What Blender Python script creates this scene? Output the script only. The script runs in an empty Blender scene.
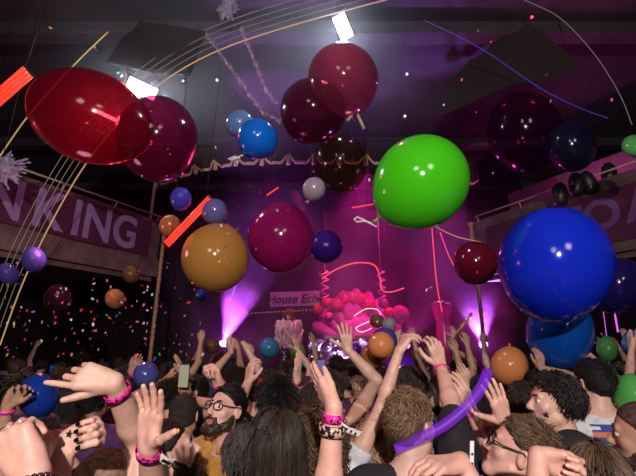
import bpy, bmesh, math, random
import numpy as np
from mathutils import Vector, Matrix
from mathutils.bvhtree import BVHTree
rng = np.random.default_rng(7)
random.seed(7)
SC = bpy.context.scene
COL = SC.collection
R = math.radians
W_, H_, FPX = 636.0, 476.0, 380.0
CAMZ, PITCH = 2.0, R(15.8)
CAM = np.array([0.0, 0.0, CAMZ])
FWD = np.array([0, math.cos(PITCH), math.sin(PITCH)])
UP = np.array([0, -math.sin(PITCH), math.cos(PITCH)])
RIGHT = np.array([1.0, 0, 0])
A = lambda *v: np.array(v, dtype=float)


def P(px, py, d):
    """point of the place seen in direction (px, py) of the view at depth d"""
    return CAM + d * (FWD + RIGHT * (px - W_ / 2) / FPX + UP * (H_ / 2 - py) / FPX)


def nrm(v):
    v = np.asarray(v, float)
    return v / max(1e-9, np.linalg.norm(v))


# ------------------------------------------------------------------ camera
cd = bpy.data.cameras.new('camera')
cam = bpy.data.objects.new('camera', cd)
COL.objects.link(cam)
cam.location = CAM
cam.rotation_euler = (R(90) + PITCH, 0, 0)
cd.sensor_width = 36
cd.lens = 36 * FPX / W_
cd.clip_start = 0.02
SC.camera = cam
SC.view_settings.view_transform = 'Standard'
SC.view_settings.look = 'None'
SC.view_settings.gamma = 1
SC.view_settings.use_curve_mapping = False
SC.view_settings.exposure = 0.15
cy = SC.cycles
cy.use_denoising = True
cy.max_bounces = 6
cy.transparent_max_bounces = 12
cy.volume_bounces = 0
cy.sample_clamp_indirect = 4
cy.caustics_reflective = False
cy.caustics_refractive = False
w = bpy.data.worlds.new('world')
SC.world = w
w.use_nodes = True
w.node_tree.nodes['Background'].inputs[0].default_value = (0.02, 0.01, 0.03, 1)
w.node_tree.nodes['Background'].inputs[1].default_value = 0.5


# ------------------------------------------------------------------ materials
def srgb(h):
    c = [int(h[i:i + 2], 16) / 255 for i in (0, 2, 4)]
    return tuple(x / 12.92 if x <= .04045 else ((x + .055) / 1.055) ** 2.4 for x in c)


MATS = {}


def mat(name, col, rough=.6, metal=0, spec=.5, noise=0, nscale=20, bump=0, bscale=60, emit=None, estr=0, coat=0, shade=False,
        sheen=0, nmin=.6, sss=0):
    if name in MATS:
        return MATS[name]
    m = bpy.data.materials.new(name)
    m.use_nodes = True
    nt = m.node_tree
    b = nt.nodes['Principled BSDF']
    if isinstance(col, str):
        col = srgb(col)
    b.inputs['Base Color'].default_value = (*col, 1)
    b.inputs['Roughness'].default_value = rough
    b.inputs['Metallic'].default_value = metal
    b.inputs['Specular IOR Level'].default_value = spec
    if coat:
        b.inputs['Coat Weight'].default_value = coat
        b.inputs['Coat Roughness'].default_value = .05
    if sheen:
        b.inputs['Sheen Weight'].default_value = sheen
    if sss:
        b.inputs['Subsurface Weight'].default_value = sss
        b.inputs['Subsurface Radius'].default_value = (.02, .008, .005)
        b.inputs['Subsurface Scale'].default_value = .3
    tc = nt.nodes.new('ShaderNodeTexCoord')
    last = None
    if noise:
        n = nt.nodes.new('ShaderNodeTexNoise')
        n.inputs['Scale'].default_value = nscale
        n.inputs['Detail'].default_value = 4
        nt.links.new(tc.outputs['Object'], n.inputs['Vector'])
        r = nt.nodes.new('ShaderNodeMapRange')
        r.inputs[1].default_value = .3
        r.inputs[2].default_value = .7
        r.inputs[3].default_value = 1 - noise
        r.inputs[4].default_value = 1 + noise * .5
        nt.links.new(n.outputs[0], r.inputs[0])
        last = r.outputs[0]
    if shade:
        at = nt.nodes.new('ShaderNodeAttribute')
        at.attribute_name = 'shade'
        if last:
            mm = nt.nodes.new('ShaderNodeMath')
            mm.operation = 'MULTIPLY'
            nt.links.new(last, mm.inputs[0])
            nt.links.new(at.outputs['Fac'], mm.inputs[1])
            last = mm.outputs[0]
        else:
            last = at.outputs['Fac']
    if last:
        vm = nt.nodes.new('ShaderNodeVectorMath')
        vm.operation = 'SCALE'
        vm.inputs[0].default_value = col
        nt.links.new(last, vm.inputs['Scale'])
        nt.links.new(vm.outputs[0], b.inputs['Base Color'])
    if bump:
        n2 = nt.nodes.new('ShaderNodeTexNoise')
        n2.inputs['Scale'].default_value = bscale
        n2.inputs['Detail'].default_value = 5
        nt.links.new(tc.outputs['Object'], n2.inputs['Vector'])
        bn = nt.nodes.new('ShaderNodeBump')
        bn.inputs['Strength'].default_value = bump
        bn.inputs['Distance'].default_value = .01
        nt.links.new(n2.outputs[0], bn.inputs['Height'])
        nt.links.new(bn.outputs[0], b.inputs['Normal'])
    if emit:
        if isinstance(emit, str):
            emit = srgb(emit)
        b.inputs['Emission Color'].default_value = (*emit, 1)
        b.inputs['Emission Strength'].default_value = estr
    MATS[name] = m
    return m


def balloon_mat(name, col, clear=0.0, dark=1.0, rough=.12):
    """latex: glossy coloured skin that lets some tinted light through"""
    if name in MATS:
        return MATS[name]
    m = bpy.data.materials.new(name)
    m.use_nodes = True
    nt = m.node_tree
    b = nt.nodes['Principled BSDF']
    if isinstance(col, str):
        col = srgb(col)
    b.inputs['Base Color'].default_value = (*[c * dark for c in col], 1)
    b.inputs['Roughness'].default_value = rough
    b.inputs['Specular IOR Level'].default_value = .55
    out = nt.nodes['Material Output']
    tl = nt.nodes.new('ShaderNodeBsdfTranslucent')
    tl.inputs[0].default_value = (*col, 1)
    mx = nt.nodes.new('ShaderNodeMixShader')
    mx.inputs[0].default_value = .25
    nt.links.new(b.outputs[0], mx.inputs[1])
    nt.links.new(tl.outputs[0], mx.inputs[2])
    last = mx
    if clear:
        tr = nt.nodes.new('ShaderNodeBsdfTransparent')
        mxv = max(col)
        tr.inputs[0].default_value = (*[.25 + .75 * c / mxv for c in col], 1)
        lw = nt.nodes.new('ShaderNodeLayerWeight')
        lw.inputs[0].default_value = .25
        mr = nt.nodes.new('ShaderNodeMapRange')
        mr.inputs[3].default_value = clear
        mr.inputs[4].default_value = clear * .35
        nt.links.new(lw.outputs['Facing'], mr.inputs[0])
        m2 = nt.nodes.new('ShaderNodeMixShader')
        nt.links.new(mr.outputs[0], m2.inputs[0])
        nt.links.new(last.outputs[0], m2.inputs[1])
        nt.links.new(tr.outputs[0], m2.inputs[2])
        last = m2
    nt.links.new(last.outputs[0], out.inputs[0])
    MATS[name] = m
    return m


def emat(name, col, s):
    return mat(name, (.02, .02, .02), emit=col, estr=s, rough=.4)


# ------------------------------------------------------------------ objects
def tag(o, label=None, cat=None, group=None, kind=None):
    if label:
        o['label'] = label
    if cat:
        o['category'] = cat
    if group:
        o['group'] = group
    if kind:
        o['kind'] = kind
    return o


def empty(name, loc, label=None, cat=None, group=None):
    o = bpy.data.objects.new(name, None)
    COL.objects.link(o)
    o.location = loc
    o.empty_display_size = .05
    return tag(o, label, cat, group)


def link_mesh(name, me, m, parent=None, loc=None):
    o = bpy.data.objects.new(name, me)
    COL.objects.link(o)
    ms = m if isinstance(m, (list, tuple)) else [m]
    if not me.materials:
        for x in ms:
            me.materials.append(x)
    if parent is not None:
        o.parent = parent
    if loc is not None:
        o.location = loc
    return o


def np_mesh(name, V, F, smooth=True, shade=None, midx=None):
    """V (n,3), F (m,4) or list of arrays of 4- or 3-gons"""
    me = bpy.data.meshes.new(name)
    Fs = F if isinstance(F, list) else [F]
    Fs = [np.asarray(f, np.int32) for f in Fs if len(f)]
    nl = sum(f.size for f in Fs)
    npol = sum(len(f) for f in Fs)
    me.vertices.add(len(V))
    me.vertices.foreach_set('co', np.asarray(V, np.float32).ravel())
    me.loops.add(nl)
    me.loops.foreach_set('vertex_index', np.concatenate([f.ravel() for f in Fs]))
    me.polygons.add(npol)
    tot = np.concatenate([np.full(len(f), f.shape[1], np.int32) for f in Fs])
    st = np.concatenate([[0], np.cumsum(tot)[:-1]]).astype(np.int32)
    me.polygons.foreach_set('loop_start', st)
    if smooth:
        me.polygons.foreach_set('use_smooth', np.ones(npol, bool))
    if midx is not None:
        me.polygons.foreach_set('material_index', np.asarray(midx, np.int32))
    me.update(calc_edges=True)
    if shade is not None:
        a = me.attributes.new('shade', 'FLOAT', 'POINT')
        a.data.foreach_set('value', np.asarray(shade, np.float32))
    return me


class MB:
    """collects simple pieces for one mesh"""

    def __init__(s):
        s.bm = bmesh.new()

    def box(s, lo, hi, bev=0):
        r = bmesh.ops.create_cube(s.bm, size=1)
        lo, hi = A(*lo), A(*hi)
        for v in r['verts']:
            v.co = Vector((lo + hi) / 2 + np.array(v.co) * (hi - lo))
        if bev:
            es = list({e for v in r['verts'] for e in v.link_edges})
            bmesh.ops.bevel(s.bm, geom=es, offset=bev, segments=2, affect='EDGES', profile=.5)
        return s

    def obox(s, c, ax, ay, az, bev=0):
        """box with half-axis vectors"""
        r = bmesh.ops.create_cube(s.bm, size=2)
        for v in r['verts']:
            v.co = Vector(np.asarray(c) + v.co.x * np.asarray(ax) + v.co.y * np.asarray(ay) + v.co.z * np.asarray(az))
        if bev:
            es = list({e for v in r['verts'] for e in v.link_edges})
            bmesh.ops.bevel(s.bm, geom=es, offset=bev, segments=2, affect='EDGES', profile=.5)
        return s

    def tube(s, pts, rad, n=8, cap=True, closed=False):
        pts = [np.asarray(p, float) for p in pts]
        rad = rad if hasattr(rad, '__len__') else [rad] * len(pts)
        rings = []
        prev = None
        for i, p in enumerate(pts):
            if closed:
                t = nrm(pts[(i + 1) % len(pts)] - pts[i - 1])
            else:
                t = nrm(pts[min(i + 1, len(pts) - 1)] - pts[max(i - 1, 0)])
            if prev is None:
                u = nrm(np.cross(t, A(0, 0, 1) if abs(t[2]) < .9 else A(1, 0, 0)))
            else:
                u = nrm(prev - t * np.dot(prev, t))
            prev = u
            v = np.cross(t, u)
            rings.append([s.bm.verts.new(Vector(p + rad[i] * (math.cos(a) * u + math.sin(a) * v)))
                          for a in (2 * math.pi * k / n for k in range(n))])
        m = len(rings)
        for i in range(m if closed else m - 1):
            a, b = rings[i], rings[(i + 1) % m]
            for k in range(n):
                f = s.bm.faces.new((a[k], a[(k + 1) % n], b[(k + 1) % n], b[k]))
                f.smooth = True
        if cap and not closed:
            s.bm.faces.new(rings[0][::-1])
            s.bm.faces.new(rings[-1])
        return s

    def ball(s, c, r, axes=None, seg=16):
        q = bmesh.ops.create_uvsphere(s.bm, u_segments=seg, v_segments=max(6, seg * 2 // 3), radius=1)
        r = A(*r) if hasattr(r, '__len__') else A(r, r, r)
        for v in q['verts']:
            co = np.array(v.co) * r
            if axes is not None:
                co = co @ np.asarray(axes)
            v.co = Vector(np.asarray(c) + co)
            for f in v.link_faces:
                f.smooth = True
        return s

    def lathe(s, prof, c, axis, n=32):
        """prof: list of (along, radius)"""
        axis = nrm(axis)
        u = nrm(np.cross(axis, A(0, 0, 1) if abs(axis[2]) < .9 else A(1, 0, 0)))
        v = np.cross(axis, u)
        rings = []
        for (h, r) in prof:
            rings.append([s.bm.verts.new(Vector(np.asarray(c) + axis * h + r * (math.cos(a) * u + math.sin(a) * v)))
                          for a in (2 * math.pi * k / n for k in range(n))])
        for a, b in zip(rings, rings[1:]):
            for k in range(n):
                f = s.bm.faces.new((a[k], a[(k + 1) % n], b[(k + 1) % n], b[k]))
                f.smooth = True
        s.bm.faces.new(rings[0][::-1])
        s.bm.faces.new(rings[-1])
        return s

    def poly(s, pts):
        vs = [s.bm.verts.new(Vector(p)) for p in pts]
        s.bm.faces.new(vs)
        return s

    def build(s, name, m, parent=None, loc=None):
        bmesh.ops.remove_doubles(s.bm, verts=s.bm.verts, dist=1e-6)
        bmesh.ops.recalc_face_normals(s.bm, faces=s.bm.faces)
        me = bpy.data.meshes.new(name)
        s.bm.to_mesh(me)
        s.bm.free()
        return link_mesh(name, me, m, parent, loc)


def text_mesh(name, body, size, depth, origin, ux, uy, m, parent=None, align='CENTER', shear=0, bold=0, wx=1.0):
    """lettering as a mesh with its own thickness, standing on the plane (ux, uy)"""
    cu = bpy.data.curves.new(name, 'FONT')
    cu.body = body
    cu.size = size
    cu.extrude = depth
    cu.shear = shear
    cu.offset = bold
    cu.align_x = align
    cu.align_y = 'CENTER'
    t = bpy.data.objects.new(name, cu)
    COL.objects.link(t)
    dg = bpy.context.evaluated_depsgraph_get()
    me = bpy.data.meshes.new_from_object(t.evaluated_get(dg))
    bpy.data.objects.remove(t)
    bpy.data.curves.remove(cu)
    ux, uy = nrm(ux), nrm(uy)
    un = np.cross(ux, uy)
    for v in me.vertices:
        v.co = Vector(np.asarray(origin) + v.co.x * wx * ux + v.co.y * uy + v.co.z * un)
    me.materials.clear()
    return link_mesh(name, me, m, parent)


def spot(name, loc, target, energy, col, size=60, blend=.5, rad=.1):
    l = bpy.data.lights.new(name, 'SPOT')
    l.energy = energy
    l.color = col
    l.spot_size = R(size)
    l.spot_blend = blend
    l.shadow_soft_size = rad
    o = bpy.data.objects.new(name, l)
    COL.objects.link(o)
    o.location = loc
    o.rotation_euler = (Vector(target) - Vector(loc)).to_track_quat('-Z', 'Y').to_euler()
    return o


def point(name, loc, energy, col, rad=.05):
    l = bpy.data.lights.new(name, 'POINT')
    l.energy = energy
    l.color = col
    l.shadow_soft_size = rad
    o = bpy.data.objects.new(name, l)
    COL.objects.link(o)
    o.location = loc
    return o
# ================================================================== the room
m_floor = mat('floor_boards', (.05, .035, .04), rough=.5, noise=.5, nscale=6)
m_ceil = mat('ceiling_plaster', (.045, .036, .05), rough=.8, noise=.5, nscale=1.2, bump=.2, bscale=8)
m_wall = mat('wall_paint', (.016, .009, .014), rough=.8, noise=.4, nscale=2)
m_brown = mat('balcony_wood', (.13, .07, .07), rough=.6, noise=.5, nscale=5)
m_tan = mat('tan_fringe', (.55, .42, .3), rough=.8, noise=.3, nscale=60)
m_black = mat('black_metal', (.012, .012, .014), rough=.45)


def struct(mb, name, m):
    return tag(mb.build(name, m), kind='structure')


XW, YB, YF, ZC = 7.5, 13.0, -6.0, 6.7
struct(MB().box((-XW, YF, -.1), (XW, YB, 0)), 'floor', m_floor)
struct(MB().box((-XW, YF, ZC), (XW, YB, ZC + .1)), 'ceiling', m_ceil)
struct(MB().box((-XW - .1, YF, 0), (-XW, YB, ZC)), 'wall_left', m_wall)
struct(MB().box((XW, YF, 0), (XW + .1, YB, ZC)), 'wall_right', m_wall)
struct(MB().box((-XW, YB, 0), (XW, YB + .1, ZC)), 'wall_back', m_wall)
struct(MB().box((-XW, YF - .1, 0), (XW, YF, ZC)), 'wall_front', m_wall)
struct(MB().box((-5.5, 9.0, 0), (5.5, YB, 1.2), .02), 'stage_floor', mat('stage_black', (.02, .015, .02), rough=.4))
# ceiling beams
for i, yb in enumerate((2.2, 4.6, 7.9, 10.5)):
    struct(MB().box((-XW, yb, ZC - .22), (XW, yb + .25, ZC), .02), 'trim_%d' % (i + 1), m_ceil)

# balconies on both sides: their fronts run inward to the stage
LD = nrm(A(1, 1.83, 0))


def lb(s, z, side=-1, off=0.0):
    """point on the balcony front, s metres from its stage end; off = out of the face"""
    x0, y0 = 3.14, 7.32
    d = A(-LD[0], -LD[1], 0) * s
    nrml = A(LD[1], -LD[0], 0) * off
    p = A(-x0, y0, z) + d + nrml
    if side > 0:
        p[0] = -p[0]
    return p


for side, nm in ((-1, 'left'), (1, 'right')):
    mb = MB()
    a, b = lb(0, 0, side), lb(6, 0, side)
    t = (b - a) / 2
    nn = A(-side * LD[1], -LD[0], 0) * .06
    mb.obox((a + b) / 2 - nn + A(0, 0, 3.45), t, nn, A(0, 0, .17))
    mb.obox((a + b) / 2 - nn * 1.3 + A(0, 0, 4.0), t, nn * .6, A(0, 0, .42))
    struct(mb, 'trim_balcony_' + nm, m_brown)
    mb = MB()
    out = A(side * XW, 0, 0)
    for z0, z1 in ((3.2, 3.3),):
        p1, p2 = lb(0.02, z0, side, -.13), lb(5.9, z0, side, -.13)
        q2 = A(side * XW * .995, p2[1], z0)
        q1 = A(side * XW * .995, p1[1], z0)
        low = [p1, p2, q2, q1]
        hi = [p + A(0, 0, z1 - z0) for p in low]
        mb.poly(low)
        mb.poly(hi[::-1])
        for i in range(4):
            j = (i + 1) % 4
            mb.poly([low[j], low[i], hi[i], hi[j]])
    struct(mb, 'trim_gallery_floor_' + nm, m_brown)

mb = MB()  # panel added behind the balcony lamps to catch the magenta glow
a_, b_ = lb(.1, 3.3, 1, -1.15), lb(3.6, 3.3, 1, -1.15)
mb.obox((a_ + b_) / 2 + A(0, 0, .95), (b_ - a_) / 2, A(LD[1], LD[0], 0) * .04, A(0, 0, .95))
struct(mb, 'wall_glow_backdrop_right', mat('glow_backdrop_paint', (.1, .05, .085), rough=.8, noise=.3, nscale=3))
m_banner = mat('banner_cloth', '4b1138', rough=.7, noise=.25, nscale=3)
m_blet = mat('banner_letters', '8b6fa0', rough=.6, noise=.2, nscale=6)
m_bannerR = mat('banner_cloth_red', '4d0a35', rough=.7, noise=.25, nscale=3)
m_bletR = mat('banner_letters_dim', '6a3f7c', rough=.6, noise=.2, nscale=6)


def banner(side, s0, s1, z0, z1, m):
    mb = MB()
    n = 24
    top, bot = [], []
    for i in range(n + 1):
        s = s0 + (s1 - s0) * i / n
        o = .035 + .008 * math.sin(i * 1.7)
        bot.append(lb(s, z0 + .01 * math.sin(i * .9), side, o))
        top.append(lb(s, z1, side, o))
    for i in range(n):
        mb.poly([bot[i], bot[i + 1], top[i + 1], top[i]])
    return mb


b = empty('banner', lb(1.7, 3.64, -1, .035), 'long purple banner lettered NKING on the slanting balcony at left', 'banner')
o = banner(-1, .3, 5.6, 3.64, 4.32, m_banner).build('cloth', m_banner, b)
o.matrix_parent_inverse = Matrix.Translation(-Vector(b.location))
md = o.modifiers.new('s', 'SOLIDIFY')
md.thickness = .012
for i, ch in enumerate('GNIKN'):
    sc = [.82, 1.33, 1.68, 2.1, 2.68][i]
    o = text_mesh('letter', ch, .82, .006, lb(sc, 3.96, -1, .058), LD, A(0, 0, 1), m_blet, b, bold=.02, wx=.8)
    o.matrix_parent_inverse = Matrix.Translation(-Vector(b.location))
LDR = A(LD[0], -LD[1], 0)
b = empty('banner', lb(3, 3.5, 1, .035), 'dark red banner lettered TO AR on the slanting balcony at right', 'banner')
o = banner(1, .3, 5.6, 3.42, 4.2, m_bannerR).build('cloth', m_bannerR, b)
o.matrix_parent_inverse = Matrix.Translation(-Vector(b.location))
md = o.modifiers.new('s', 'SOLIDIFY')
md.thickness = .012
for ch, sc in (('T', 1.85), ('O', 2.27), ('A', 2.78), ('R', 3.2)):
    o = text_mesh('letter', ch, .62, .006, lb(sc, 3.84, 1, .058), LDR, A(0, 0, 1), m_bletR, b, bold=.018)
    o.matrix_parent_inverse = Matrix.Translation(-Vector(b.location))
# thin brass rail above the left banner, support posts
for side, lab in ((-1, 'thin brass rail running above the purple banner on the left balcony'),
                  (1, 'thin brass rail running above the dark red banner on the right balcony')):
    MBx = MB().tube([lb(.05, 4.5, side, 0), lb(5.8, 4.5, side, 0)], .018)
    for s in np.linspace(.1, 5.6, 7):
        MBx.tube([lb(s, 4.32, side, -.08), lb(s, 4.5, side, 0)], .01, 6)
    tag(MBx.build('handrail', m_tan), lab, 'rail')
for side in (-1, 1):
    x = lb(-.06, 0, side)
    mb = MB().lathe([(0, .09), (.05, .09), (.06, .035)] + [(z, .03 + .012 * (i % 2)) for i, z in enumerate(np.linspace(.1, 4.35, 70))] + [(4.38, .07), (4.4, .07)],
                    x, A(0, 0, 1), 12)
    tag(mb.build('post', mat('post_wood', (.45, .25, .12), rough=.5, noise=.3)),
        'slim turned wooden post holding up the stage end of the %s balcony' % ('left' if side < 0 else 'right'), 'post')

# dim objects on the right balcony against the added magenta-lit panel: stage lamps seen from behind
for i, (px, py, h) in enumerate(((575, 182, .62), (590, 180, .62), (607, 172, .55), (560, 192, .4))):
    c = P(px, py, 5.9 - i * .02)
    z0 = 4.3
    t = empty('stage_lamp', A(c[0], c[1], z0), ['black lamp with a rounded head, second from the stage along right balcony', 'tall tilted black lamp in middle of right balcony row',
                                       'black lamp leaning over the right banner at the outer end of its row', 'low black lamp nearest the stage on right balcony'][i], 'lamp', 'lamps on the right balcony')
    tilt = A(-.25 if i == 1 else .1, 0, 1)
    hh = c[2] - z0
    mb = MB().lathe([(hh - .22, .06), (hh - .2, .1), (hh, .105), (hh + .08, .09), (hh + .14, .05), (hh + .15, .01)], A(0, 0, 0), tilt, 16)
    mb.build('lamp_housing', m_black, t)
    MB().lathe([(0, .09), (.02, .09), (.03, .02), (hh - .2, .02)], A(0, 0, 0), tilt, 12).build('lamp_stand', m_black, t)

# ------------------------------------------------------------------ valance with fringe and tassels
m_val = mat('valance_cloth', '2b1526', rough=.9, noise=.3)
VA = [A(-3.45, 7.4, 5.42), A(-2.45, 6.9, 5.5), A(-1.55, 6.45, 5.46), A(-.55, 6.4, 5.46), A(.4, 6.4, 5.46), A(1.4, 6.45, 5.46), A(2.4, 6.9, 5.46), A(3.4, 7.4, 5.42)]
labs = ['first scalloped swag of dark valance, at its left end beside the red balloons', 'second scalloped swag of dark valance, left of the blue balloon',
        'third swag of dark valance, right below the blue balloon pair', 'fourth swag of dark valance, above the small white balloon',
        'fifth swag of dark valance, left of the big green balloon', 'sixth swag of dark valance, behind the big green balloon', 'last swag of dark valance, above the big blue balloon']
for i in range(len(VA) - 1):
    a, b = VA[i], VA[i + 1]
    root = empty('valance_swag', a, labs[i], 'valance', 'scalloped valance over the stage')
    nn = nrm(np.cross(b - a, A(0, 0, 1)))
    for sub in range(2):
        a2, b2 = a + (b - a) * sub / 2, a + (b - a) * (sub + 1) / 2
        n = 14
        low, top = [], []
        for k in range(n + 1):
            u = k / n
            p = a2 + (b2 - a2) * u
            sag = .17 * (1 - (2 * u - 1) ** 2)
            o = nn * .03 * math.sin(u * math.pi * 5)
            low.append(p - a + o - A(0, 0, sag))
            top.append(p - a + A(0, 0, .32))
        mb = MB()
        for k in range(n):
            mb.poly([low[k], low[k + 1], top[k + 1], top[k]])
        mb.build('swag_cloth', m_val, root).modifiers.new('s', 'SOLIDIFY').thickness = .02
        mb = MB()
        for off in (0, .03):
            mb.tube([p - A(0, 0, off) + nn * -.02 for p in low], .02, 6)
        mb.build('fringe', m_tan, root)
        MB().lathe([(0, .012), (.03, .035), (.05, .02), (.06, .03), (.2, .045), (.21, .01)], low[0] + A(0, 0, -.01) - nn * .03, A(0, 0, -1), 10).build('tassel', m_tan, root)
# a tall canopy pole at the valance's left end
tag(MB().tube([A(-3.45, 7.42, 3.3), A(-3.45, 7.42, 5.5)], .03).build('canopy_pole', m_tan), 'pale thin pole carrying the left end of the valance', 'pole')

# dark cloth sails under the ceiling on the right
m_sail = mat('sail_cloth', '1c0a10', rough=.9, noise=.3, nscale=3)
for pts, lab in (([P(424, 118, 6.0), P(583, 66, 5.0), P(530, 22, 5.2), P(470, 60, 5.8)], 'dark red cloth sail under the ceiling at upper right'),
                 ([P(104, 62, 5.2), P(140, 20, 4.8), P(206, 30, 5.0), P(190, 75, 5.4)], 'dark grey cloth sail under the ceiling above the left white lamp')):
    n = 10
    mb = MB()
    a, b_, c, d = pts
    g = [[(a * (1 - u) + b_ * u) * (1 - v) + (d * (1 - u) + c * u) * v - A(0, 0, .25 * math.sin(math.pi * u) * math.sin(math.pi * v) + .04 * math.sin(9 * u))
          for u in np.linspace(0, 1, n)] for v in np.linspace(0, 1, n)]
    for i in range(n - 1):
        for j in range(n - 1):
            mb.poly([g[i][j], g[i][j + 1], g[i + 1][j + 1], g[i + 1][j]])
    o = mb.build('cloth_sail', m_sail if 'red' in lab else mat('sail_grey', '15131a', rough=.9, noise=.3, nscale=3))
    o.modifiers.new('s', 'SOLIDIFY').thickness = .015
    tag(o, lab, 'cloth')

# garlands dropping from the ceiling by the blue balloons
m_gar = mat('garland_foil', 'a07a98', rough=.5, noise=.5, nscale=40)
for (pts, lab) in (([(205, 33, 5.2), (225, 60, 5.2), (245, 88, 5.2), (262, 112, 5.2), (285, 124, 5.2)], 'pinkish paper garland falling from the ceiling to the blue balloons'),
                   ([(241, 28, 5.3), (253, 58, 5.3), (266, 90, 5.3), (276, 104, 5.3)], 'shorter pinkish paper garland right beside the longer one')):
    root = empty('garland', P(*pts[0]), lab, 'garland', 'paper garlands under the ceiling')
    pp = [P(*p) - P(*pts[0]) for p in pts]
    MB().tube(pp, .008, 6).build('cord', m_gar, root)
    mb = MB()
    for i in range(len(pp) - 1):
        for k in range(14):
            c = pp[i] + (pp[i + 1] - pp[i]) * (k / 14)
            ax = rng.normal(size=3)
            ax2 = np.cross(nrm(ax), rng.normal(size=3))
            mb.obox(c, nrm(ax) * .035, nrm(ax2) * .02, nrm(np.cross(ax, ax2)) * .002)
    mb.build('paper_petals', m_gar, root)
# ------------------------------------------------------------------ lamps
m_lens = emat('white_lamp_lens', (1, 1, 1), 9)


def flood(px, py, d, ax, ay, name_lab, e, col=(.82, .9, 1)):
    """LED flood: housing, lens, yoke. ax, ay half sizes as vectors in view"""
    c = P(px, py, d)
    t = empty('floodlight', c, name_lab, 'lamp', 'white LED floodlights under the ceiling')
    n = nrm(CAM + A(0, 1.5, 0) - c)
    u = nrm(ax - n * np.dot(ax, n)) * np.linalg.norm(ax)
    v = nrm(np.cross(n, u)) * np.linalg.norm(ay)
    MB().obox(-n * .05, u * 1.12, v * 1.15, n * .045, .01).build('housing', m_black, t)
    MB().obox(A(0, 0, 0), u, v, n * .006).build('lens', m_lens, t)
    mb = MB()
    top = A(0, 0, min(.5, ZC - c[2]))
    mb.tube([u * 1.2 - n * .06, u * 1.2 - n * .1 + top * .5, top - n * .1, -u * 1.2 - n * .1 + top * .5, -u * 1.2 - n * .06], .012, 6)
    mb.build('yoke', m_black, t)
    spot('floodlight_beam', c + n * .03, c + n * 3, e, col, 150 if e < 500 else 46, .6, .1)
    return t


flood(142, 89, 6.1, RIGHT * .19 - UP * .1, UP * .1, 'white rectangular LED floodlight above and between the two big dark red balloons', 210)
flood(343, 27, 5.2, UP * .15 - RIGHT * .05, UP * .085, 'white rectangular LED floodlight above the translucent red balloon at top centre', 210)
flood(105, 115, 6.4, RIGHT * .17 - UP * .09, UP * .03, 'narrow LED floodlight glowing through the big red balloon at upper left', 800, (1, .3, .35))

m_redstreak = emat('red_streak_glow', (1, .022, .01), 2.4)


def red_streak(p0, p1, n, gap, rad, lab, m=m_redstreak):  # streaks of blurred red lamps, modelled as solid glowing tubes
    a, b = P(*p0), P(*p1)
    t = empty('light_streak', (a + b) / 2, lab, 'light', 'red light streaks')
    v = nrm(np.cross(b - a, FWD))
    for k in range(n):
        o = v * gap * (k - (n - 1) / 2)
        MB().tube([a + o - (a + b) / 2, b + o - (a + b) / 2], rad, 8).build('tube', m, t)
    for q in (a, b):
        MB().obox(q - (a + b) / 2, v * gap * n * .5, nrm(b - a) * .012, nrm(np.cross(v, b - a)) * .02).build('end_cap', m_black, t)
    mb = MB()
    mb.tube([a - (a + b) / 2 + nrm(b - a) * .1, a * 1.0 + A(0, .05, 0) - (a + b) / 2 + A(0, 0, ZC - a[2])], .004, 5)
    mb.tube([b - (a + b) / 2 - nrm(b - a) * .1, b + A(0, .05, 0) - (a + b) / 2 + A(0, 0, ZC - b[2])], .004, 5)
    mb.build('hanging_wire', m_black, t)
    return t


red_streak((-18, 112, 4.6), (29, 71, 4.6), 4, .048, .017, 'row of four red light streaks at upper left edge')
red_streak((166, 245, 4.7), (211, 198, 4.7), 3, .032, .0125, 'slanting red light streak above the big amber balloon')
for (p0, p1, lab) in (((266, 196, 6), (279, 187, 6), 'short red light streak left of the small white balloon'),
                      ((306, 202, 6), (315, 197, 6), 'tiny red light streak just below the small white balloon'),
                      ((351, 208, 6), (374, 204, 6), 'short red light streak left of the knot of the green balloon')):
    red_streak(p0, p1, 1, .03, .012, lab, emat('small_streak_glow', (1, .05, .03), 1.0))

# light trails, modelled as thin glowing wires


def wire(name, pts, rad, m, lab, cat='light', group=None):
    # smooth through the points
    q = [P(*p) for p in pts]
    out = []
    for i in range(len(q) - 1):
        p0, p1, p2, p3 = q[max(i - 1, 0)], q[i], q[i + 1], q[min(i + 2, len(q) - 1)]
        for k in range(8):
            t = k / 8
            out.append(.5 * ((2 * p1) + (p2 - p0) * t + (2 * p0 - 5 * p1 + 4 * p2 - p3) * t * t + (3 * p1 - p0 - 3 * p2 + p3) * t ** 3))
    out.append(q[-1])
    return tag(MB().tube(out, rad, 6).build(name, m), lab, cat, group)


m_trail = emat('pale_trail_glow', (.62, .47, .36), .28)
m_trail2 = emat('amber_trail_glow', (.8, .45, .2), .55)
arc = [(0, 345), (22, 285), (50, 225), (85, 165), (120, 122), (160, 84), (215, 52), (290, 26), (400, -4)]
wl = ['outermost', 'second', 'third', 'fourth']
for k in range(4):
    off = (k + 1) * 6
    pts = []
    for i, (x, y) in enumerate(arc):
        x2, y2 = arc[min(i + 1, len(arc) - 1)]
        x1, y1 = arc[max(i - 1, 0)]
        tx, ty = x2 - x1, y2 - y1
        l = math.hypot(tx, ty)
        pts.append((x + ty / l * off, y - tx / l * off, 5.0))
    wire('light_trail', pts, .0035, m_trail, 'thin pale light trail arching over the left balcony, %s inside the bright one' % ['first', 'second', 'third', 'fourth and innermost'][k], group='pale light trails at left')
wire('light_trail', [(x, y, 5.0) for x, y in arc], .008, m_trail2, 'brightest tan light trail arching over the left balcony, outermost of its bundle', group='pale light trails at left')
wire('light_trail', [(-6, 165, 5.2), (25, 120, 5.2), (58, 82, 5.2), (85, 54, 5.2), (108, 32, 5.2)], .009, m_trail2, 'single orange light trail slanting across the big red balloon at upper left')
m_redtrail = emat('red_trail_glow', (1, .06, .08), 1.6)
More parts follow.
